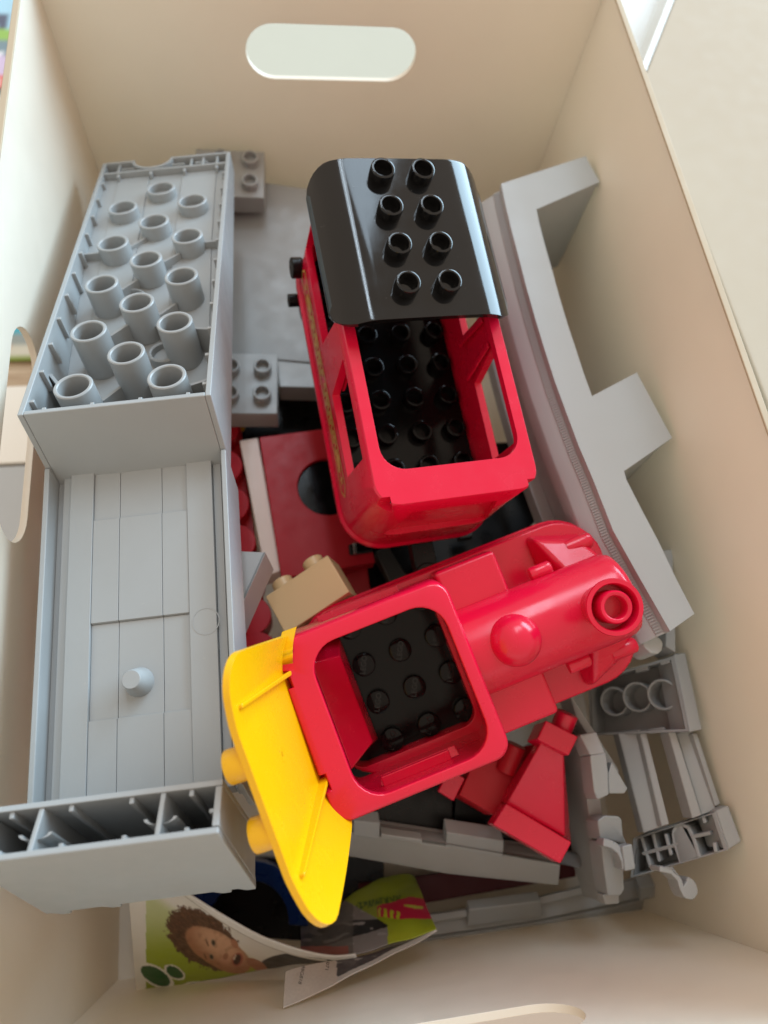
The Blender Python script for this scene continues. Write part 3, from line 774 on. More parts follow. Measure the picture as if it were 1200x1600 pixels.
# fine rack teeth beside the upper edge
tm = MB(); tm.box(-.35, .35, -.5, .8, -7.5, 0)
tme_ = tm.mesh('tooth'); tp = []
fullen = 0; oc = offset(outer, -0.2)
b = MB()
for k in range(len(oc)-1):
    p, q = Vector(oc[k]), Vector(oc[k+1]); L_ = (q-p).length; nT = int(L_/1.15); d_ = (q-p).normalized(); nn = Vector((-d_.y, d_.x, 0))
    for i in range(nT):
        c_ = p+d_*(i+.5)*L_/nT
        e_ = d_*.28
        def tp_(off, z): return (c_+nn*off, z)
        lo_ = []; hi_ = []
        for off, z in ((0.0, ZT-4.4), (-2.2, ZT-6.4)):
            q_ = c_+nn*off; lo_ += [((q_-e_).x, (q_-e_).y, z-.6), ((q_+e_).x, (q_+e_).y, z-.6)]; hi_ += [((q_-e_).x, (q_-e_).y, z+.12), ((q_+e_).x, (q_+e_).y, z+.12)]
        b.hexa([lo_[0], lo_[1], lo_[3], lo_[2]], [hi_[0], hi_[1], hi_[3], hi_[2]])
o = b.build('rack_teeth', GREYL, cb, 0); o['kind'] = 'stuff'
# hooked coupling at its near end
def tubepath(b, pts, w, h, vec=(0,0,-1)):
    for k in range(len(pts)-1):
        p, q = Vector(pts[k]), Vector(pts[k+1]); d_ = (q-p).normalized(); nn = Vector(vec).cross(d_).normalized()*w/2; dn = Vector(vec).normalized()*h
        a = [p+nn-d_*.3, q+nn+d_*.3, q-nn+d_*.3, p-nn-d_*.3]
        b.hexa([tuple(v+dn) for v in a], [tuple(v) for v in a])
b = MB(); b.prism([(137.12, 49.29, 148.00), (141.02, 51.59, 148.00), (143.58, 48.74, 148.00), (142.02, 46.00, 148.00), (142.01, 43.92, 148.00), (144.21, 41.92, 148.00), (144.73, 39.82, 148.00), (143.51, 37.37, 148.00), (141.25, 36.04, 148.00), (138.67, 36.53, 148.00), (136.62, 39.00, 148.00), (136.01, 41.87, 148.00)], (0,0,-14)); b.build('hook', GREYL, cb, 0.8)

# ------------------------------------------------------------------ pieces lying in the pile
def brick(name, label, cat, M, w, l, h, m, studs=(), ro=4.7, solid=False, group=None, bevel=0.5):
    """a plain toy brick; M is the corner of its top face, x along w, y along l, z up"""
    t_ = thing(name, label, cat, M, group)
    b = MB(); b.box(0, w, 0, l, -h, 0); b.build('body', m, t_, bevel)
    if studs:
        s_ = MB(); (s_.solid_stud if solid else s_.stud)(0, 0, 0)
        copies(s_.mesh('stud'), 'stud', m, t_, [(x, y, 0) for x, y in studs], 0)
    return t_

# tan two-stud brick lying on its back
MT = pose([[0.8523, -0.3948, -0.3431], [0.4165, 0.909, -0.0111], [0.3163, -0.1334, 0.9392]], (-11.91, 79.27, -288.99))
tn = thing('toy_brick', 'tan two-stud toy brick lying on its side between wagon and locomotive', 'toy brick', MT)
b = MB(); b.box(0, 31.8, -19.2, 0, -15.8, 0); b.build('body', TAN, tn, 0.5)
sy_ = MB(); sy_.lathe([(4.7,-.5),(4.7,4.1),(4.2,4.6),(3.5,4.6),(3.3,4.4),(3.3,1),(0.001,1)], (0,0,0), ax='y')
copies(sy_.mesh('stud'), 'stud', TAN, tn, [(7.9,0,-6.2),(23.9,0,-6.2)], 0)

# grey platform under the wagon
gp = thing('grey_platform', 'flat grey bridge deck half hidden under the wagon, studded blocks at both ends', 'toy bridge piece')
b = MB(); b.prism([(-43.14, 340.14, 103.00), (0.53, 331.36, 104.00), (44.52, 321.51, 105.00), (40.26, 214.79, 88.00), (0.43, 220.45, 88.00), (-42.75, 226.15, 88.00)], (0,0,-6)); b.build('deck', GREY, gp, 0.5)
b = MB(); b.prism([(-1.99, 221.22, 87.00), (37.84, 214.73, 87.00), (37.55, 200.57, 88.00), (-0.47, 203.41, 88.00)], (0,0,-14)); b.build('deck_step', GREYD, gp, 0.5)
for (p0, px, py, n_, hh) in (((-38.56, 218.02, 100.00), (-0.40, 215.86, 100.00), (-39.01, 181.79, 100.00), 2, 14), ((-38.68, 340.68, 119.00), (-0.90, 338.74, 119.00), (-37.20, 308.27, 117.00), 2, 12)):
    Mx = seat(p0, px, py)
    wdt = (Vector(px)-Vector(p0)).length; dep = (Vector(py)-Vector(p0)).length
    b = MB(); b.box(0, wdt, 0, dep, 0, hh); b2 = b.build('end_block', GREYD, gp, 0.6, M=Mx)
    s_ = MB()
    s_.lathe([(4.6,.6),(4.6,-4.1),(4.1,-4.6),(3.5,-4.6),(3.3,-4.4),(3.3,-1),(0.001,-1)], (0,0,0))
    sme = s_.mesh('stud', Mx.to_3x3().to_4x4())
    pts = [Mx @ Vector((wdt-7.6-16*i, dep/2-8+16*j, 0)) for i in range(2) for j in range(2)]
    copies(sme, 'stud', GREYD, b2, [tuple(p) for p in pts], 0)

# white and red plates beside the wagon
Mp = seat((-12.40, 171.27, 92.00), (17.89, 174.17, 92.00), (-2.86, 99.87, 88.00))
rp = thing('red_hole_plate', 'flat red toy plate with a round hole, half under the wagon near the white bar', 'toy plate', Mp)
b = MB(); b.box(0, 46, 0, 75, 0, 9)
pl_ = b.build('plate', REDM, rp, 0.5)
c = MB(); c.lathe([(15.2,-6),(15.2,16)], (30, 32, 0), seg=48)
mat_w = rp.matrix_world.copy(); rp.matrix_world = Matrix.Identity(4); cut(pl_, [c]); rp.matrix_world = mat_w
b = MB(); b.lathe([(15.6,8.4),(15.6,9.3),(0.001,9.3)], (30, 32, -6), seg=40); b.build('hole_shade_disc', BLACKF, rp, 0)  # black disc stands in for the shade down the hole
b = MB(); b.prism([(-22.70, 172.10, 88.00), (-13.21, 173.27, 88.00), (-5.03, 101.60, 84.00), (-12.82, 99.60, 84.00)], (0,0,-16))
o = b.build('white_bar', WHITE, None, 0.6); o['label'] = 'long pinkish white toy plate on edge beside the red panel'; o['category'] = 'toy plate'
b = MB(); b.prism([(4.43, 105.28, 72.00), (37.77, 106.90, 74.00), (38.94, 90.78, 72.00), (6.12, 82.43, 70.00)], (0,0,-19))
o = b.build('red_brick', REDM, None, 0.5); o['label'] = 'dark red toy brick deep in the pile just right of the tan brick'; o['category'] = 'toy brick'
# red row of round bumps under the bridge
rs = thing('red_scalloped_brick', 'red toy piece with a row of round bumps, half hidden beneath the grey ramp', 'toy brick')
cm = MB(); cm.lathe([(9.2,-16),(9.2,0),(0.001,0)], (0,0,0), seg=32)
copies(cm.mesh('bump'), 'bump', REDM, rs, [(-32.21, 180.98, 85.00), (-31.07, 159.39, 85.00), (-28.43, 137.91, 85.00), (-25.89, 117.65, 85.00), (-22.84, 98.47, 85.00), (-20.19, 80.35, 85.00), (-18.21, 63.25, 85.00)], 0.5)
b = MB(); b.prism([(-37.94, 198.05, 76.00), (-23.64, 197.37, 76.00), (-12.14, 57.75, 76.00), (-25.50, 58.97, 76.00)], (0,0,-12)); b.build('bar', REDM, rs, 0.5)
b = MB(); b.prism([(-35.02, 197.05, 72.00), (-20.98, 194.36, 72.00), (-25.64, 188.61, 72.00), (-35.21, 187.52, 72.00)], (0,0,-12))
o = b.build('yellow_brick', YELLOW, None, 0.4); o['label'] = 'yellow toy brick corner peeping out under the grey studded block'; o['category'] = 'toy brick'
# light grey hollow slope beside the bridge
gs = thing('grey_slope_brick', 'light grey hollow slope brick wedged between the ramp and the tan brick', 'toy brick')
b = MB(); b.prism([(-21.48, 91.14, 148.00), (-9.86, 89.76, 148.00), (-19.97, 68.83, 148.00)], (0,0,-1.6)); b.build('inner_face', GREY, gs, 0.2)
b = MB(); b.hexa([(-9.83, 89.42, 149.00), (-19.90, 68.56, 149.00), (-21.19, 68.18, 148.00), (-10.60, 90.08, 148.00)][::1], [(-7.25, 85.55, 138.00), (-22.01, 54.54, 138.00), (-23.54, 55.36, 137.00), (-8.79, 86.52, 137.00)]); b.build('side_wall', GREY, gs, 0.25)
b = MB(); b.hexa([(-19.90, 68.56, 149.00), (-22.48, 73.31, 148.00), (-23.55, 73.16, 147.00), (-21.19, 68.18, 148.00)], [(-22.01, 54.54, 138.00), (-24.32, 62.23, 137.00), (-25.40, 62.54, 136.00), (-23.54, 55.36, 137.00)]); b.build('side_wall', GREY, gs, 0.25)

# black chassis showing between wagon and locomotive
ch = thing('black_train_chassis', 'black toy train chassis in the gap between wagon and locomotive', 'toy chassis')
b = MB(); b.prism([(41.03, 176.04, 65.00), (130.29, 175.29, 65.00), (139.82, 129.85, 67.00), (77.75, 77.17, 67.00), (30.79, 68.46, 65.00)], (0,0,-14)); b.build('frame', BLACKM, ch, 0.8)
b = MB(); b.prism([(41.59, 108.06, 84.00), (48.39, 110.96, 84.00), (57.58, 93.09, 82.00), (48.22, 90.20, 82.00)], (0,0,-9)); b.build('beam', mat('dark grey plastic', (0.035,0.034,0.032), .4), ch, 0.8)
P_ = (66.93, 104.84, 84.00)
b = MB(); b.lathe([(5.5,-12),(5.5,-1),(4.0,-.9),(3.9,0),(0.001,.1)], P_); b.build('axle_stub', mat('dull grey stub', (0.07,0.07,0.065), .5), ch, 0.2)
b = MB(); b.prism([(28.03, 111.00, 90.00), (39.62, 112.84, 90.00), (40.64, 106.43, 89.00), (28.21, 105.36, 89.00)], (0,0,-8)); b.build('hitch', BLACK, ch, 1.0)
b = MB(); b.prism([(30.09, 110.80, 92.00), (31.65, 110.69, 92.00), (31.78, 105.40, 92.00), (30.20, 105.19, 92.00)], (0,0,-1.5)); b.build('clip', METAL, ch, 0.3)
b = MB(); b.prism([(86.78, 119.12, 80.00), (94.40, 119.66, 80.00), (94.18, 113.98, 80.00), (86.55, 113.11, 80.00)], (0,0,-6)); b.build('lug', mat('dark grey lug', (0.03,0.03,0.03), .4), ch, 0.8)
b = MB(); b.prism([(-31.80, 221.11, 58.00), (38.29, 222.47, 58.00), (41.09, 171.50, 58.00), (-29.89, 183.56, 58.00)], (0,0,-19))  # plain black box added in place of the shade in this gap
o = b.build('black_fill_brick', BLACKM, None, 0.6); o['label'] = 'black box added to fill the shaded gap above the red panel'; o['category'] = 'toy brick'
b = MB(); b.prism([(8.55, 27.60, 63.00), (76.46, 36.05, 63.00), (65.07, -31.93, 60.00), (10.90, -20.30, 60.00)], (0,0,-19))  # brick stretched under the cab so the shaded gap stays dark
o = b.build('black_fill_brick', BLACKM, None, 0.6); o['label'] = 'black toy brick below the cab, stretched to darken the gap, left of two'; o['category'] = 'toy brick'
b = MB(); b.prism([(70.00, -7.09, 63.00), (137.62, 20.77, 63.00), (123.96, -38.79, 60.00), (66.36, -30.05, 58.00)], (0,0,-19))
o = b.build('black_fill_brick', BLACKM, None, 0.6); o['label'] = 'black toy brick under the red slope bricks, right of two'; o['category'] = 'toy brick'

# red slope bricks by the locomotive
sl = thing('red_slope_brick', 'red funnel-shaped slope brick with a step at each end, beside the locomotive front', 'toy brick')
b = MB(); b.hexa([(99.76, 10.85, 107.00), (110.01, 3.52, 107.00), (112.80, -32.02, 88.00), (83.52, -11.75, 88.00)][::-1], [(98.58, 9.20, 114.00), (107.47, 3.44, 114.00), (105.78, -28.50, 101.00), (83.13, -13.36, 101.00)][::-1]); b.build('slope', RED, sl, 0.7)
b = MB(); b.prism([(100.84, 17.57, 119.00), (113.40, 9.64, 119.00), (107.71, 2.67, 119.00), (95.54, 10.45, 119.00)], (0,0,-15)); b.build('top_block', RED, sl, 0.7)
b = MB(); b.prism([(82.41, -12.74, 104.00), (107.47, -30.46, 104.00), (100.93, -37.78, 104.00), (75.36, -20.03, 104.00)], (0,0,-10)); b.build('bottom_block', RED, sl, 0.7)
b = MB(); b.lathe([(4.7,-7),(4.7,4.6),(4.3,5.0),(0.001,5.0)]); b.build('stud', RED, sl, 0, M=Matrix.Translation(Vector((110.51, 15.69, 112.00))) @ Vector((0.42,0.78,0.35)).to_track_quat('Z','Y').to_matrix().to_4x4())
r2 = thing('red_brick', 'red toy brick partly covered by the funnel-shaped slope brick', 'toy brick')
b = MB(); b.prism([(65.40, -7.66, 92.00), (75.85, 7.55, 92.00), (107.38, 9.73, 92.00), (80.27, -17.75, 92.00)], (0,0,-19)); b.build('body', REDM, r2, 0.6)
b = MB(); b.lathe([(4.9,-7),(4.9,5),(4.5,5.4),(0.001,5.4)]); b.build('stud', REDM, r2, 0, M=Matrix.Translation(Vector((91.05, 5.33, 94.00))) @ Vector((0.42,0.78,0.30)).to_track_quat('Z','Y').to_matrix().to_4x4())
b = MB(); b.prism([(56.41, -5.13, 92.00), (62.78, -9.95, 92.00), (69.23, -1.32, 92.00), (62.71, 3.06, 92.00)], (0,0,-3.2))
o = b.build('red_plate', RED, None, 0.6); o['label'] = 'small red toy plate corner jutting out under the locomotive cab'; o['category'] = 'toy plate'

# straight track across the near end
t1 = thing('straight_track', 'grey straight toy track tilted across the pile below the red slope brick', 'toy track')
b = MB(); b.prism([(10.82, -16.01, 72.00), (78.35, -33.42, 72.00), (111.38, -42.24, 72.00), (112.68, -51.92, 60.00), (61.92, -41.10, 60.00), (10.39, -26.60, 60.00)], (0,7,-7)); b.build('side_wall', GREYD, t1, 0.6)
b = MB(); b.prism([(10.88, -14.38, 74.00), (58.33, -27.07, 74.00), (111.42, -41.55, 74.00), (121.21, -45.14, 70.00), (123.07, -40.26, 68.00), (114.65, -37.61, 69.00), (59.71, -23.84, 69.00), (11.30, -11.44, 69.00)], (0,1,-4)); b.build('bed', GREYD, t1, 0.5)
b = MB(); b.prism([(20.16, -13.50, 77.00), (31.60, -15.83, 77.00), (31.10, -22.49, 72.00), (19.63, -19.62, 72.00)], (0,5,-3)); b.build('sleeper', GREY, t1, 0.6)
b = MB(); b.prism([(60.70, -22.77, 77.00), (86.03, -29.32, 77.00), (85.77, -36.70, 71.00), (60.29, -29.56, 71.00)], (0,6,-3)); b.build('sleeper', GREY, t1, 0.6)
b = MB(); b.prism([(31.82, -20.04, 76.00), (49.65, -24.40, 76.00), (49.60, -26.00, 75.00), (31.78, -21.37, 75.00)], (0,3,-3)); b.build('rail', GREYD, t1, 0.4)
# curved track lying along the near wall
t2 = thing('curved_track', 'grey curved toy track lying along the near wall of the box', 'toy track')
b = MB(); b.prism([(20.77, -71.62, 18.00), (58.91, -73.19, 18.00), (111.28, -72.78, 20.00), (151.91, -70.71, 22.00), (177.88, -67.84, 24.00), (179.55, -74.79, 17.00), (152.88, -77.44, 16.00), (111.62, -79.26, 15.00), (58.83, -78.84, 14.00), (20.62, -76.12, 14.00)], (0,5,-6)); b.build('side_wall', GREYD, t2, 0.6)
b = MB(); b.prism([(21.32, -62.86, 22.00), (59.58, -63.23, 22.00), (111.99, -62.67, 24.00), (152.65, -60.47, 26.00), (178.66, -57.53, 28.00), (176.80, -66.19, 27.00), (151.14, -68.49, 25.00), (110.50, -71.04, 23.50), (58.53, -71.47, 21.50), (20.71, -70.01, 21.00)], (0,1,-4)); b.build('bed', GREYD, t2, 0.5)
b = MB(); b.prism([(21.12, -61.25, 27.00), (65.39, -61.30, 27.00), (110.87, -60.21, 29.00), (151.35, -56.89, 31.00), (150.53, -60.24, 31.00), (110.16, -63.78, 29.00), (64.88, -64.82, 27.00), (20.75, -65.24, 27.00)], (0,0,-4)); b.build('rail', GREYD, t2, 0.5)
b = MB(); b.prism([(74.99, -60.98, 32.00), (110.98, -61.41, 33.00), (112.12, -68.91, 28.00), (73.93, -68.69, 27.00)], (0,4,-3)); b.build('sleeper', GREY, t2, 0.6)
b = MB(); b.prism([(159.81, -60.93, 40.00), (175.29, -59.98, 40.00), (177.46, -65.79, 36.00), (160.12, -67.05, 36.00)], (0,5,-3)); b.build('sleeper', GREY, t2, 0.6)
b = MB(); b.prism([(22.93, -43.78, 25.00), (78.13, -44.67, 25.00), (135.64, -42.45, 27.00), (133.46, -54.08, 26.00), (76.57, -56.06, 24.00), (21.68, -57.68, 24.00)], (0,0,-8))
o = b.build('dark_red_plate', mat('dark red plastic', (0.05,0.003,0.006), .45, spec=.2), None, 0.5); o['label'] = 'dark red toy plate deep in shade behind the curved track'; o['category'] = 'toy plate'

# upright track end beside the right-hand track
t3 = thing('upright_track_end', 'pale grey toy track piece standing on its end with a hook and stepped blocks', 'toy track')
b = MB(); b.prism([(117.53, 10.14, 110.00), (122.55, 1.81, 110.00), (124.64, -28.84, 98.00), (123.74, -47.07, 85.00), (127.37, -55.48, 80.00), (129.55, -58.71, 80.00), (126.02, -58.53, 78.00), (122.57, -44.72, 82.00), (120.29, -26.00, 94.00), (116.60, -0.06, 108.00)], (0,0,-26)); b.build('side_wall', GREYD, t3, 0.5)
b = MB(); b.prism([(115.50, 1.96, 122.00), (122.46, 2.23, 122.00), (122.12, -5.60, 121.00), (121.71, -13.79, 118.00), (116.46, -15.14, 118.00), (115.23, -11.63, 119.00)], (0,0,-12)); b.build('block', GREY, t3, 0.7)
b = MB(); b.prism([(113.73, 10.30, 120.00), (121.13, 10.83, 120.00), (122.14, 2.01, 122.00), (115.50, 1.96, 122.00)], (0,0,-12)); b.build('block', GREYD, t3, 0.6)
b = MB(); b.prism([(122.55, -5.62, 120.00), (124.94, -1.42, 120.00), (130.55, -12.31, 117.00), (128.72, -14.07, 117.00), (121.83, -13.32, 118.00)], (0,0,-8)); b.build('web', GREY, t3, 0.5)
b = MB(); b.prism([(117.87, -23.17, 110.00), (121.30, -21.62, 110.00), (126.97, -22.50, 110.00), (128.31, -23.86, 110.00), (128.25, -29.98, 108.00), (130.64, -36.37, 106.00), (128.34, -33.23, 106.00), (120.78, -30.92, 106.00), (118.87, -30.70, 106.00)], (0,0,-14)); b.build('block', GREY, t3, 0.8)
b = MB(); b.prism([(118.64, -31.09, 107.00), (124.43, -33.68, 107.00), (127.49, -38.46, 105.00), (128.06, -51.04, 98.00), (126.26, -53.29, 97.00), (120.81, -52.63, 97.00), (119.43, -42.51, 102.00)], (0,0,-14)); b.build('block', GREY, t3, 0.8)
hk = [(117.91, -31.19, 112.00), (121.42, -32.54, 112.00), (124.06, -35.19, 112.00), (125.08, -38.80, 112.00), (125.03, -41.88, 111.00)]
b = MB(); tubepath(b, hk, 3.2, 8)
b.prism([(124.20, -33.21, 114.00), (128.69, -32.79, 114.00), (128.84, -42.25, 112.00), (124.12, -42.60, 112.00)], (0,0,-7)); b.build('hook', GREY, t3, 0.7)
b = MB(); b.prism([(119.88, -52.40, 94.00), (127.26, -52.35, 94.00), (127.44, -57.02, 91.00), (121.25, -56.74, 91.00)], (0,0,-8)); b.build('block', GREYD, t3, 0.6)
# thin wall running up behind it
b = MB(); b.prism([(117.50, 27.86, 108.00), (120.09, 23.48, 108.00), (133.46, -5.64, 106.00), (131.19, -7.18, 105.00), (119.12, 18.34, 106.00)], (0,0,-14)); b.build('guide_rail', GREYD, t3, 0.4)

# ladder-like track, underside out, against the right wall
t4 = thing('ladder_track', 'grey toy track seen from below against the right wall, three tubes in its end frame', 'toy track')
TV = (11.5, 0.5, -11.5)
def frame(corners, hh, wth):
    """open-topped tray walls along the edges of a quad"""
    b = MB(); cen = sum((Vector(p) for p in corners), Vector())/4
    for k in range(4):
        p, q = Vector(corners[k]), Vector(corners[(k+1) % 4])
        pi, qi = p+(cen-p).normalized()*wth, q+(cen-q).normalized()*wth
        b.prism([tuple(p), tuple(q), tuple(qi), tuple(pi)], hh)
    return b
F1 = [(136.97, 35.68, 84.30), (161.55, 37.96, 123.40), (155.76, 6.51, 130.40), (132.06, 10.48, 85.40)]
frame(F1, TV, 2.2).build('end_frame', GREYD, t4, 0.3)
b = MB(); b.prism([tuple(Vector(p)+Vector(TV)*0.9) for p in F1], (1.4,0,-1.4)); b.build('frame_floor', GREYD, t4, 0.2)
b = MB(); b.prism([(161.78, 38.78, 123.40), (165.67, 38.50, 126.00), (163.40, 6.77, 127.00), (155.79, 6.23, 130.70)], (0,0,-16)); b.build('end_wall', GREYD, t4, 0.5)
cm = MB(); cm.tube(0, 0, -13, 0, 6.6, 5.5, 32)
tilt = Matrix.Rotation(math.radians(-46), 4, 'Y')
for P_ in ((141.76, 24.01, 95.30), (148.22, 24.09, 105.70), (154.36, 23.12, 117.30)):
    tb = MB(); tb.tube(0, 0, -13, 0, 6.6, 5.6, 32); o = tb.build('tube', GREYD, t4, 0, M=Matrix.Translation(Vector(P_)) @ tilt @ Matrix.Translation((0,0,-2)))
rbm = []
for P_, Q_ in (((151.29, 35.40, 106.00), (154.42, 35.69, 111.20)), ((157.94, 36.31, 117.30), (159.97, 36.58, 121.10)), ((141.61, 9.47, 100.80), (145.33, 9.11, 107.50)), ((147.77, 8.77, 112.10), (150.99, 8.71, 118.50))):
    b = MB(); tubepath(b, [P_, Q_], 2.0, 3, (0.7,0,-0.7)); b.build('rib', GREYD, t4, 0.4)
for pts in ([(152.25, 7.69, 120.00), (155.09, 7.32, 121.00), (157.25, -25.35, 121.00), (153.93, -26.23, 119.00)],):
    b = MB(); b.prism(pts, (0,0,-8)); b.build('rail', GREYD, t4, 0.5)
b = MB(); b.prism([(156.63, 7.14, 118.00), (163.60, 6.80, 120.00), (163.46, -24.12, 122.00), (158.07, -25.50, 119.00)], (0,0,-5)); b.build('rail_bed', GREYD, t4, 0.5)
b = MB(); b.prism([(161.06, 5.79, 123.00), (163.09, 5.84, 123.00), (165.23, -21.91, 123.00), (162.78, -22.59, 123.00)], (0,0,-10)); b.build('rail', GREYD, t4, 0.4)
b = MB(); b.prism([(138.86, 9.73, 101.00), (146.63, 9.10, 106.00), (147.30, -28.52, 108.00), (139.90, -30.88, 102.00)], (0,0,-6)); b.build('rail_bed', GREYD, t4, 0.5)
b = MB(); b.prism([(145.05, 8.49, 109.00), (147.52, 8.43, 110.00), (147.13, -27.86, 112.00), (144.55, -28.61, 110.00)], (0,0,-8)); b.build('rail', GREYD, t4, 0.5)
b = MB(); b.prism([(159.67, 42.59, 122.00), (167.06, 78.05, 129.00), (170.08, 77.82, 129.00), (162.46, 39.16, 124.00)], (0,0,-16)); b.build('side_wall', GREYD, t4, 0.4)
b = MB(); b.prism([(162.03, 82.82, 133.00), (168.87, 83.22, 133.00), (163.45, 60.09, 131.00), (160.10, 71.99, 131.00)], (0,0,-12)); b.build('end_wall', GREYD, t4, 0.4)
F2 = [(140.11, -33.52, 90.20), (161.20, -24.28, 124.80), (160.23, -37.81, 128.50), (135.41, -48.57, 88.90)]
frame(F2, TV, 2.0).build('end_frame', GREYD, t4, 0.3)
b = MB(); b.prism([tuple(Vector(p)+Vector(TV)*0.9) for p in F2], (1.4,0,-1.4)); b.build('frame_floor', GREYD, t4, 0.2)
b = MB(); b.prism([(161.34, -23.83, 124.80), (165.11, -22.30, 128.50), (166.60, -35.62, 128.50), (160.49, -37.84, 128.50)], (0,0,-16)); b.build('end_wall', GREYD, t4, 0.6)
us = [(148.97, -42.70, 110.20), (149.59, -35.60, 107.50), (150.39, -31.85, 106.90), (151.61, -29.50, 108.00), (153.09, -28.84, 110.40), (154.18, -29.82, 113.10), (154.05, -34.21, 115.60), (153.37, -40.06, 117.70)]
b = MB(); tubepath(b, us, 1.6, 13, (0.7,0,-0.7)); b.build('coupling_socket', GREYD, t4, 0.4)
b = MB(); b.prism([us[0], us[2], us[4], us[7]], (0,0,-1)); b.prism([tuple(Vector(p)+Vector((6,0,-6))) for p in (us[0], us[2], us[4], us[6], us[7])], (0,0,-2)); b.build('socket_floor', GREYD, t4, 0.2)
for P_, Q_ in (((142.27, -33.09, 93.40), (141.62, -44.13, 97.20)), ((145.55, -31.71, 98.30), (144.34, -41.96, 101.00)), ((140.93, -39.40, 94.00), (150.01, -36.06, 108.60)), ((153.81, -33.30, 114.50), (157.68, -31.95, 122.10)), ((148.48, -32.28, 103.70), (147.62, -39.56, 105.90)), ((158.32, -25.76, 119.40), (158.01, -28.07, 120.20)), ((156.95, -38.14, 124.80), (157.56, -35.51, 124.20))):
    b = MB(); tubepath(b, [P_, Q_], 1.4, 10, (0.7,0,-0.7)); b.build('rib', GREYD, t4, 0.3)
hk = [(135.21, -42.28, 120.00), (139.65, -43.71, 120.00), (142.03, -46.68, 120.00), (142.21, -49.81, 120.00), (143.03, -52.55, 120.00), (145.48, -53.29, 120.00), (147.59, -51.57, 120.00), (147.37, -48.66, 120.00), (145.41, -47.08, 120.00)]
b = MB(); tubepath(b, hk, 2.0, 9); b.prism(hk[3:], (0,0,-7)); b.build('hook', GREYD, t4, 0.5)
b = MB(); b.prism([(131.24, 216.44, 88.00), (143.42, 182.39, 88.00), (151.82, 127.82, 88.00), (158.28, 102.31, 88.00), (148.97, 99.50, 88.00), (132.13, 143.90, 88.00), (120.07, 199.91, 88.00)], (0,0,-10))
o = b.build('grey_track_bed', GREYD, None, 0.6); o['label'] = 'grey toy track below the curved bridge track, right of the wagon'; o['category'] = 'toy track'

# dark blue round brick behind the booklet
bl = thing('blue_arch_brick', 'dark blue curved toy brick in the shade behind the booklet', 'toy brick')
b = MB(); P_ = Vector((-30.63, -54.25, 42.00))
def arcpt(a, r, z): return (P_.x+r*math.cos(a), P_.y+r*math.sin(a), P_.z+z)
for k in range(20):
    a0, a1 = math.radians(-5+190*k/20), math.radians(-5+190*(k+1)/20)
    b.hexa([arcpt(a0,19,-20),arcpt(a1,19,-20),arcpt(a1,28,-20),arcpt(a0,28,-20)], [arcpt(a0,19,-6),arcpt(a1,19,-6),arcpt(a1,28,0),arcpt(a0,28,0)])
b.build('body', BLUE, bl, 0.6, angle=30)
b = MB(); b.prism([(-69.18, -29.92, 25.00), (-26.32, -26.57, 25.00), (36.80, -33.98, 25.00), (33.44, -67.66, 22.00), (-6.87, -65.93, 18.00), (-49.33, -57.84, 18.00)], (0,0,-10))
o = b.build('black_plate', BLACKM, None, 0.5); o['label'] = 'black toy plate under the blue curved brick'; o['category'] = 'toy plate'

# ------------------------------------------------------------------ folded booklet against the near wall
bk = thing('booklet', 'crumpled folded booklet with a laughing child on its green cover, on the box floor', 'booklet')
def curve(pts, s):
    s = s*(len(pts)-1); i = min(int(s), len(pts)-2); f = s-i
    p0 = pts[max(0,i-1)]; p1 = pts[i]; p2 = pts[i+1]; p3 = pts[min(len(pts)-1,i+2)]
    return [0.5*((2*p1[k])+(-p0[k]+p2[k])*f+(2*p0[k]-5*p1[k]+4*p2[k]-p3[k])*f*f+(-p0[k]+3*p1[k]-3*p2[k]+p3[k])*f**3) for k in range(len(p1))]
def page(name, top, bot, nu, nv, paint, thick=0.35, wav=0.6):
    """top, bot: control points (x, y, z, a, b); a, b are print coordinates in pixels of the printed design"""
    bm_ = bmesh.new(); grid = []; pr = []
    for j in range(nv+1):
        row = []
        for i in range(nu+1):
            p = curve(top, i/nu); q = curve(bot, i/nu); f = j/nv
            r = [p[k]+(q[k]-p[k])*f for k in range(5)]
            w = wav*noise.noise(Vector((r[3]*.03, r[4]*.03, 1.7)))
            row.append(bm_.verts.new((r[0]*S, (r[1]+w)*S, (r[2]+w)*S))); pr.append(paint(r[3], r[4]))
        grid.append(row)
    for j in range(nv):
        for i in range(nu): bm_.faces.new((grid[j][i], grid[j][i+1], grid[j+1][i+1], grid[j+1][i]))
    bmesh.ops.recalc_face_normals(bm_, faces=bm_.faces)
    me = bpy.data.meshes.new(name); bm_.to_mesh(me); bm_.free()
    ca_ = me.color_attributes.new('print', 'FLOAT_COLOR', 'POINT')
    for i, c in enumerate(pr): ca_.data[i].color = (c[0], c[1], c[2], 1)
    o = link(name, me, PRINT, bk)
    sd = o.modifiers.new('thick', 'SOLIDIFY'); sd.thickness = thick*S; sd.offset = 0
    return o
def mixc(a, b, f): return tuple(a[k]+(b[k]-a[k])*f for k in range(3))
def sm(e0, e1, x):
    t_ = max(0, min(1, (x-e0)/(e1-e0))); return t_*t_*(3-2*t_)
def ell(u, v, cu, cv, ru, rv, ang):
    c, s = math.cos(math.radians(ang)), math.sin(math.radians(ang))
    du, dv = u-cu, v-cv; return math.hypot((du*c+dv*s)/ru, (-du*s+dv*c)/rv)
WHT = (0.84, 0.82, 0.78)
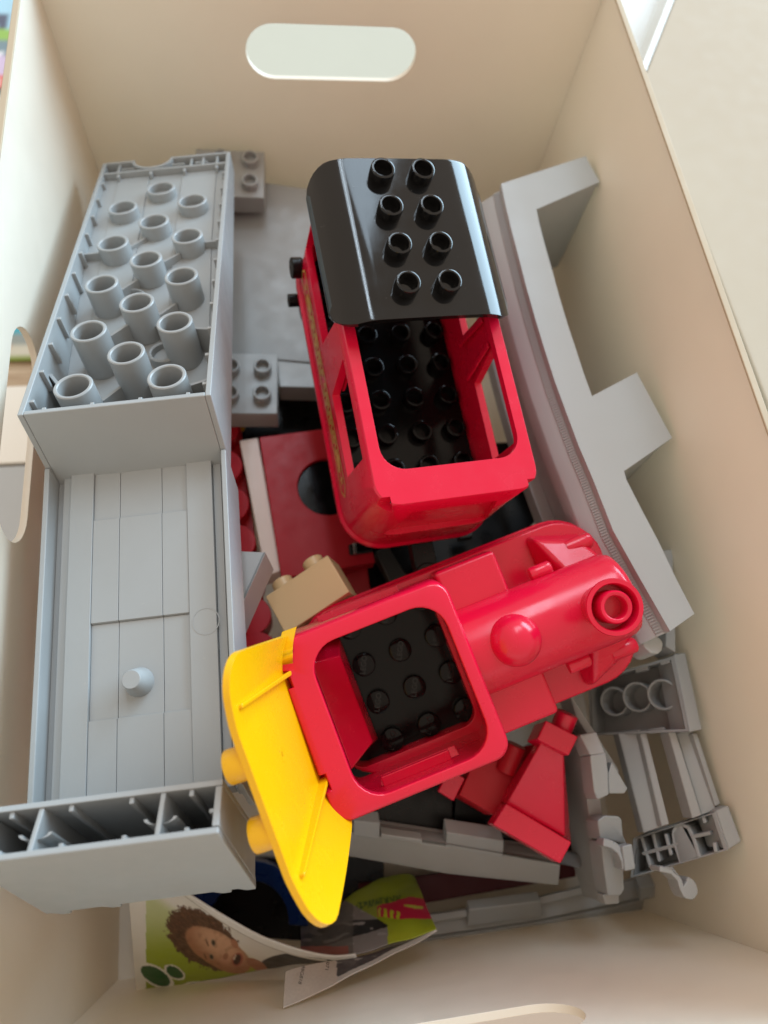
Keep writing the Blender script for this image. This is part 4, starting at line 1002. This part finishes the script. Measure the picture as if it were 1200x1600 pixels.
def cover(u, v):
    # the pale and green ground
    c = mixc((0.60,0.66,0.36), (0.36,0.46,0.03), sm(1405, 1490, v))
    c = mixc(c, (0.30,0.36,0.03), sm(1500, 1540, v))
    # white band along the upper edge and on the left
    edge = 1393+(u-285)*0.62 if u < 440 else 1490+(u-440)*0.10
    up = sm(46, 22, v-edge-0.05*(u-285)) if u > 235 else 0
    c = mixc(c, WHT, up*(1-sm(0, 1, 0)) if u > 235 else 0)
    if u < 228: c = WHT
    # shirt
    sh = sm(1.0, .93, ell(u, v, 470, 1512, 66, 24, 3)); c = mixc(c, (0.035,0.033,0.034), sh)
    # hair, curly rim
    wob = 0.10*noise.noise(Vector((u*.11, v*.11, 2)))+0.06*noise.noise(Vector((u*.35, v*.35, 5)))
    hair = sm(1.03, .95, ell(u, v, 318, 1466, 67, 37.5, 36)+wob*1.5)
    strand = 0.5+0.35*noise.noise(Vector((u*.09+v*.06, v*.45-u*.3, 4)))+0.3*noise.noise(Vector((u*.5+v*.3, v*.3-u*.4, 14)))
    c = mixc(c, mixc((0.035,0.014,0.010), (0.30,0.13,0.07), max(0,strand)**1.8), hair)
    # face, neck
    f_ = sm(1.04, .94, ell(u, v, 341, 1482, 59, 25.5, 33)+wob*.25); skin = mixc((0.74,0.44,0.29), (0.44,0.20,0.11), sm(.25, 1.0, ell(u, v, 345, 1473, 62, 30, 34)))
    skin = mixc(skin, (0.30,0.12,0.06), .35*sm(.0,.5,noise.noise(Vector((u*.12, v*.12, 11)))))
    skin = mixc(skin, (0.62,0.30,0.22), sm(14, 0, math.hypot(u-352, v-1496))*.5)
    c = mixc(c, skin, f_)
    c = mixc(c, (0.40,0.17,0.10), sm(1.02,.9,ell(u, v, 402, 1507, 20, 8, 32)))
    c = mixc(c, (0.50,0.22,0.13), sm(1.02,.9,ell(u, v, 367, 1472, 8, 5, 60)))
    # brows, eyes, nose, mouth
    for (eu, ev) in ((334, 1470), (331, 1492)):
        c = mixc(c, (0.42,0.29,0.22), sm(1.15,.7,ell(u, v, eu, ev, 6.2, 3.4, 75)))
        c = mixc(c, (0.012,0.007,0.006), sm(1.15,.6,ell(u, v, eu, ev, 4.6, 3.0, 75)))
        c = mixc(c, (0.14,0.05,0.025), sm(1.1,.7,ell(u, v, eu-10, ev-1, 7, 1.6, 70))*.8)
    c = mixc(c, (0.30,0.10,0.055), sm(1.1,.6,ell(u, v, 353, 1491, 4.5, 6.5, 20))*.7)
    c = mixc(c, (0.66,0.38,0.26), sm(1.1,.5,ell(u, v, 347, 1484, 5, 3.5, 30))*.6)
    c = mixc(c, (0.42,0.10,0.08), sm(1.1,.85,ell(u, v, 371.5, 1497, 8.6, 11.5, 18)))
    c = mixc(c, (0.035,0.010,0.010), sm(1.1,.85,ell(u, v, 371, 1497, 5.8, 8.8, 18)))
    c = mixc(c, (0.70,0.60,0.52), sm(1.1,.85,ell(u, v, 367.5, 1493, 1.7, 5.2, 22)))
    c = mixc(c, (0.22,0.08,0.045), sm(1.1,.5,ell(u, v, 318, 1506, 46, 5, 37))*.5*f_)
    # green ovals with white rims
    for (cu, cv, ru, rv, an) in ((243, 1522, 32, 16, 32), (273, 1516, 18.5, 10, 32), (305, 1545, 26, 13, 0)):
        e = ell(u, v, cu, cv, ru, rv, an)
        if e < 1.0: c = WHT if e > .80 else (0.020, 0.105, 0.025)
    return c
NV = 96
top = [(-72.74, -27.37, 88.00)+(200,1388), (-62.83, -27.65, 88.00)+(240,1384), (-51.14, -31.59, 86.00)+(288,1394), (-37.58, -42.57, 80.00)+(345,1431), (-23.99, -52.03, 76.00)+(400,1462), (-13.89, -57.80, 74.00)+(440,1480), (-3.62, -62.32, 74.00)+(480,1494), (6.77, -65.04, 74.00)+(520,1500)]
bot = [(-82.00, -75.03, 26.00)+(213,1549), (-72.77, -75.04, 27.00)+(245,1545), (-60.93, -74.21, 30.00)+(285,1538), (-47.35, -72.74, 36.00)+(330,1530), (-31.04, -70.53, 44.00)+(385,1519), (-17.85, -68.31, 54.00)+(430,1511), (-5.25, -66.56, 64.00)+(475,1505), (6.74, -65.91, 73.00)+(520,1503)]
page('cover', top, bot, 230, NV, cover)
def white_(u, v):
    return mixc(WHT, (0.60,0.57,0.52), 0.5+0.5*noise.noise(Vector((u*.05, v*.05, 0))))
# thick upper edge of the pages
top = [(-51.74, -30.49, 87.00)+(0,0), (-37.44, -41.52, 81.00)+(1,0), (-23.88, -50.96, 77.00)+(2,0), (-13.77, -56.26, 75.00)+(3,0), (-3.49, -60.33, 75.00)+(4,0), (6.88, -63.26, 75.00)+(5,0), (16.43, -63.80, 75.00)+(6,0)]
bot = [(-51.56, -32.58, 85.00)+(0,1), (-37.73, -44.54, 79.00)+(1,1), (-24.14, -54.02, 75.00)+(2,1), (-14.00, -59.34, 73.00)+(3,1), (-3.68, -63.19, 73.00)+(4,1), (6.75, -65.69, 73.00)+(5,1), (16.84, -65.88, 74.00)+(6,1)]
page('page_edge', top, bot, 60, 4, white_, 0.8, 0.2)
def flap(u, v):
    c = mixc((0.60,0.52,0.44), (0.50,0.43,0.36), 0.5+0.5*noise.noise(Vector((u*.3, v*.3, 0))))
    if u > 526+0.05*(v-1510): c = (0.075,0.062,0.060)
    if u > 526 and noise.noise(Vector((u*.06, v*.3, 8))) > .42: c = (0.30,0.27,0.25)
    d_ = (v-1575)+(u-442)*0.50
    if u > 527 and d_ > -4: c = (0.52,0.48,0.43)
    return c
top = [(-12.42, -64.59, 84.00)+(446,1518), (-3.77, -64.31, 80.00)+(480,1508), (6.69, -65.10, 76.00)+(520,1502), (17.41, -65.50, 74.00)+(560,1496), (34.08, -63.82, 72.00)+(620,1478), (45.67, -62.08, 70.00)+(660,1463), (52.23, -60.66, 69.00)+(682,1453)]
bot = [(-13.48, -73.51, 98.00)+(442,1576), (-5.57, -72.66, 94.00)+(475,1562), (4.49, -70.72, 90.00)+(515,1542), (16.39, -68.15, 85.00)+(560,1518), (31.81, -65.46, 78.00)+(615,1491), (43.66, -63.22, 73.00)+(655,1471), (52.40, -61.41, 69.00)+(683,1456)]
page('back_page', top, bot, 120, 30, flap, 0.5, 0.4)
# small printed numbers on the back page
def flap_text(body, org, ex, ey, size):
    tx = bpy.data.curves.new('printed_number', 'FONT'); tx.body = body; tx.size = 1.0
    to = bpy.data.objects.new('printed_number', tx); C.objects.link(to)
    dg = bpy.context.evaluated_depsgraph_get(); me = bpy.data.meshes.new_from_object(to.evaluated_get(dg)); bpy.data.objects.remove(to)
    o_, ex_, ey_ = Vector(org), Vector(ex)-Vector(org), Vector(ey)-Vector(org)
    w = max(v.co.x for v in me.vertices)
    for v in me.vertices: v.co = (o_+ex_*(v.co.x/w)+ey_*v.co.y)*S
    return link('printed_number', me, BLACKM, bk)
flap_text('98G818', (-5.70, -62.79, 86.50), (-7.45, -67.56, 92.40), (-3.97, -63.39, 86.80), 1)
flap_text('1071', (4.34, -62.84, 81.50), (3.25, -65.78, 85.00), (6.12, -63.30, 81.50), 1)
def inside(u, v):
    c = mixc((0.22,0.27,0.012), (0.34,0.39,0.02), sm(1430, 1470, v))  # green darkened, most towards the upper edge, to carry the shade on this page
    # lettering along the top, dark green
    tv = v-(1412-(u-560)*0.16)
    if 0 < tv < 11 and 556 < u < 628 and noise.noise(Vector((u*.42, v*.12, 6))) > -.05: c = (0.05,0.10,0.01)
    # crimson train silhouette
    tr = 590 < u < 676 and 1406+(640-u)*0.28*(1 if u < 640 else -.1) < v < 1440-(u-640)*.08+(-8+0.22*(u-590) if u < 628 else 0)
    if tr: c = (0.42,0.012,0.045)
    if 632 < u < 662 and 1419 < v < 1424-(abs(u-648)*.15): c = (0.40,0.42,0.05)
    if tr and 592 < u < 628 and (int(u/5) % 2 == 0) and v > 1430-(628-u)*.2: c = (0.40,0.45,0.02)
    # grey picture on the left page
    ln = v-(1418+(u-556)*0.62)
    if ln > 0 and u < 606:
        c = (0.22,0.20,0.19)
        if 18 < ln+0.9*(u-560) < 44 and v > 1440: c = (0.012,0.011,0.012)
        if noise.noise(Vector((u*.05, v*.12, 3))) > .32: c = (0.30,0.28,0.27)
        if u < 552: c = mixc(c, (0.08,0.07,0.06), .7)
    if u < 545 and v > 1480: c = (0.25,0.08,0.06)
    return c
top = [(-6.19, -57.44, 38.00)+(470,1450), (9.21, -51.76, 36.00)+(520,1420), (22.08, -46.02, 34.00)+(560,1392), (35.16, -42.28, 32.00)+(600,1372), (48.14, -42.34, 30.00)+(640,1366), (50.72, -44.99, 32.00)+(650,1375)]
bot = [(-6.18, -61.03, 73.00)+(470,1489), (6.88, -64.10, 73.00)+(520,1495), (18.90, -64.40, 73.50)+(565,1490), (31.42, -63.01, 72.00)+(610,1476), (44.32, -61.67, 70.00)+(655,1462), (52.23, -60.66, 69.00)+(682,1453)]
page('inside_page', top, bot, 150, 90, inside, 0.4, 0.8)
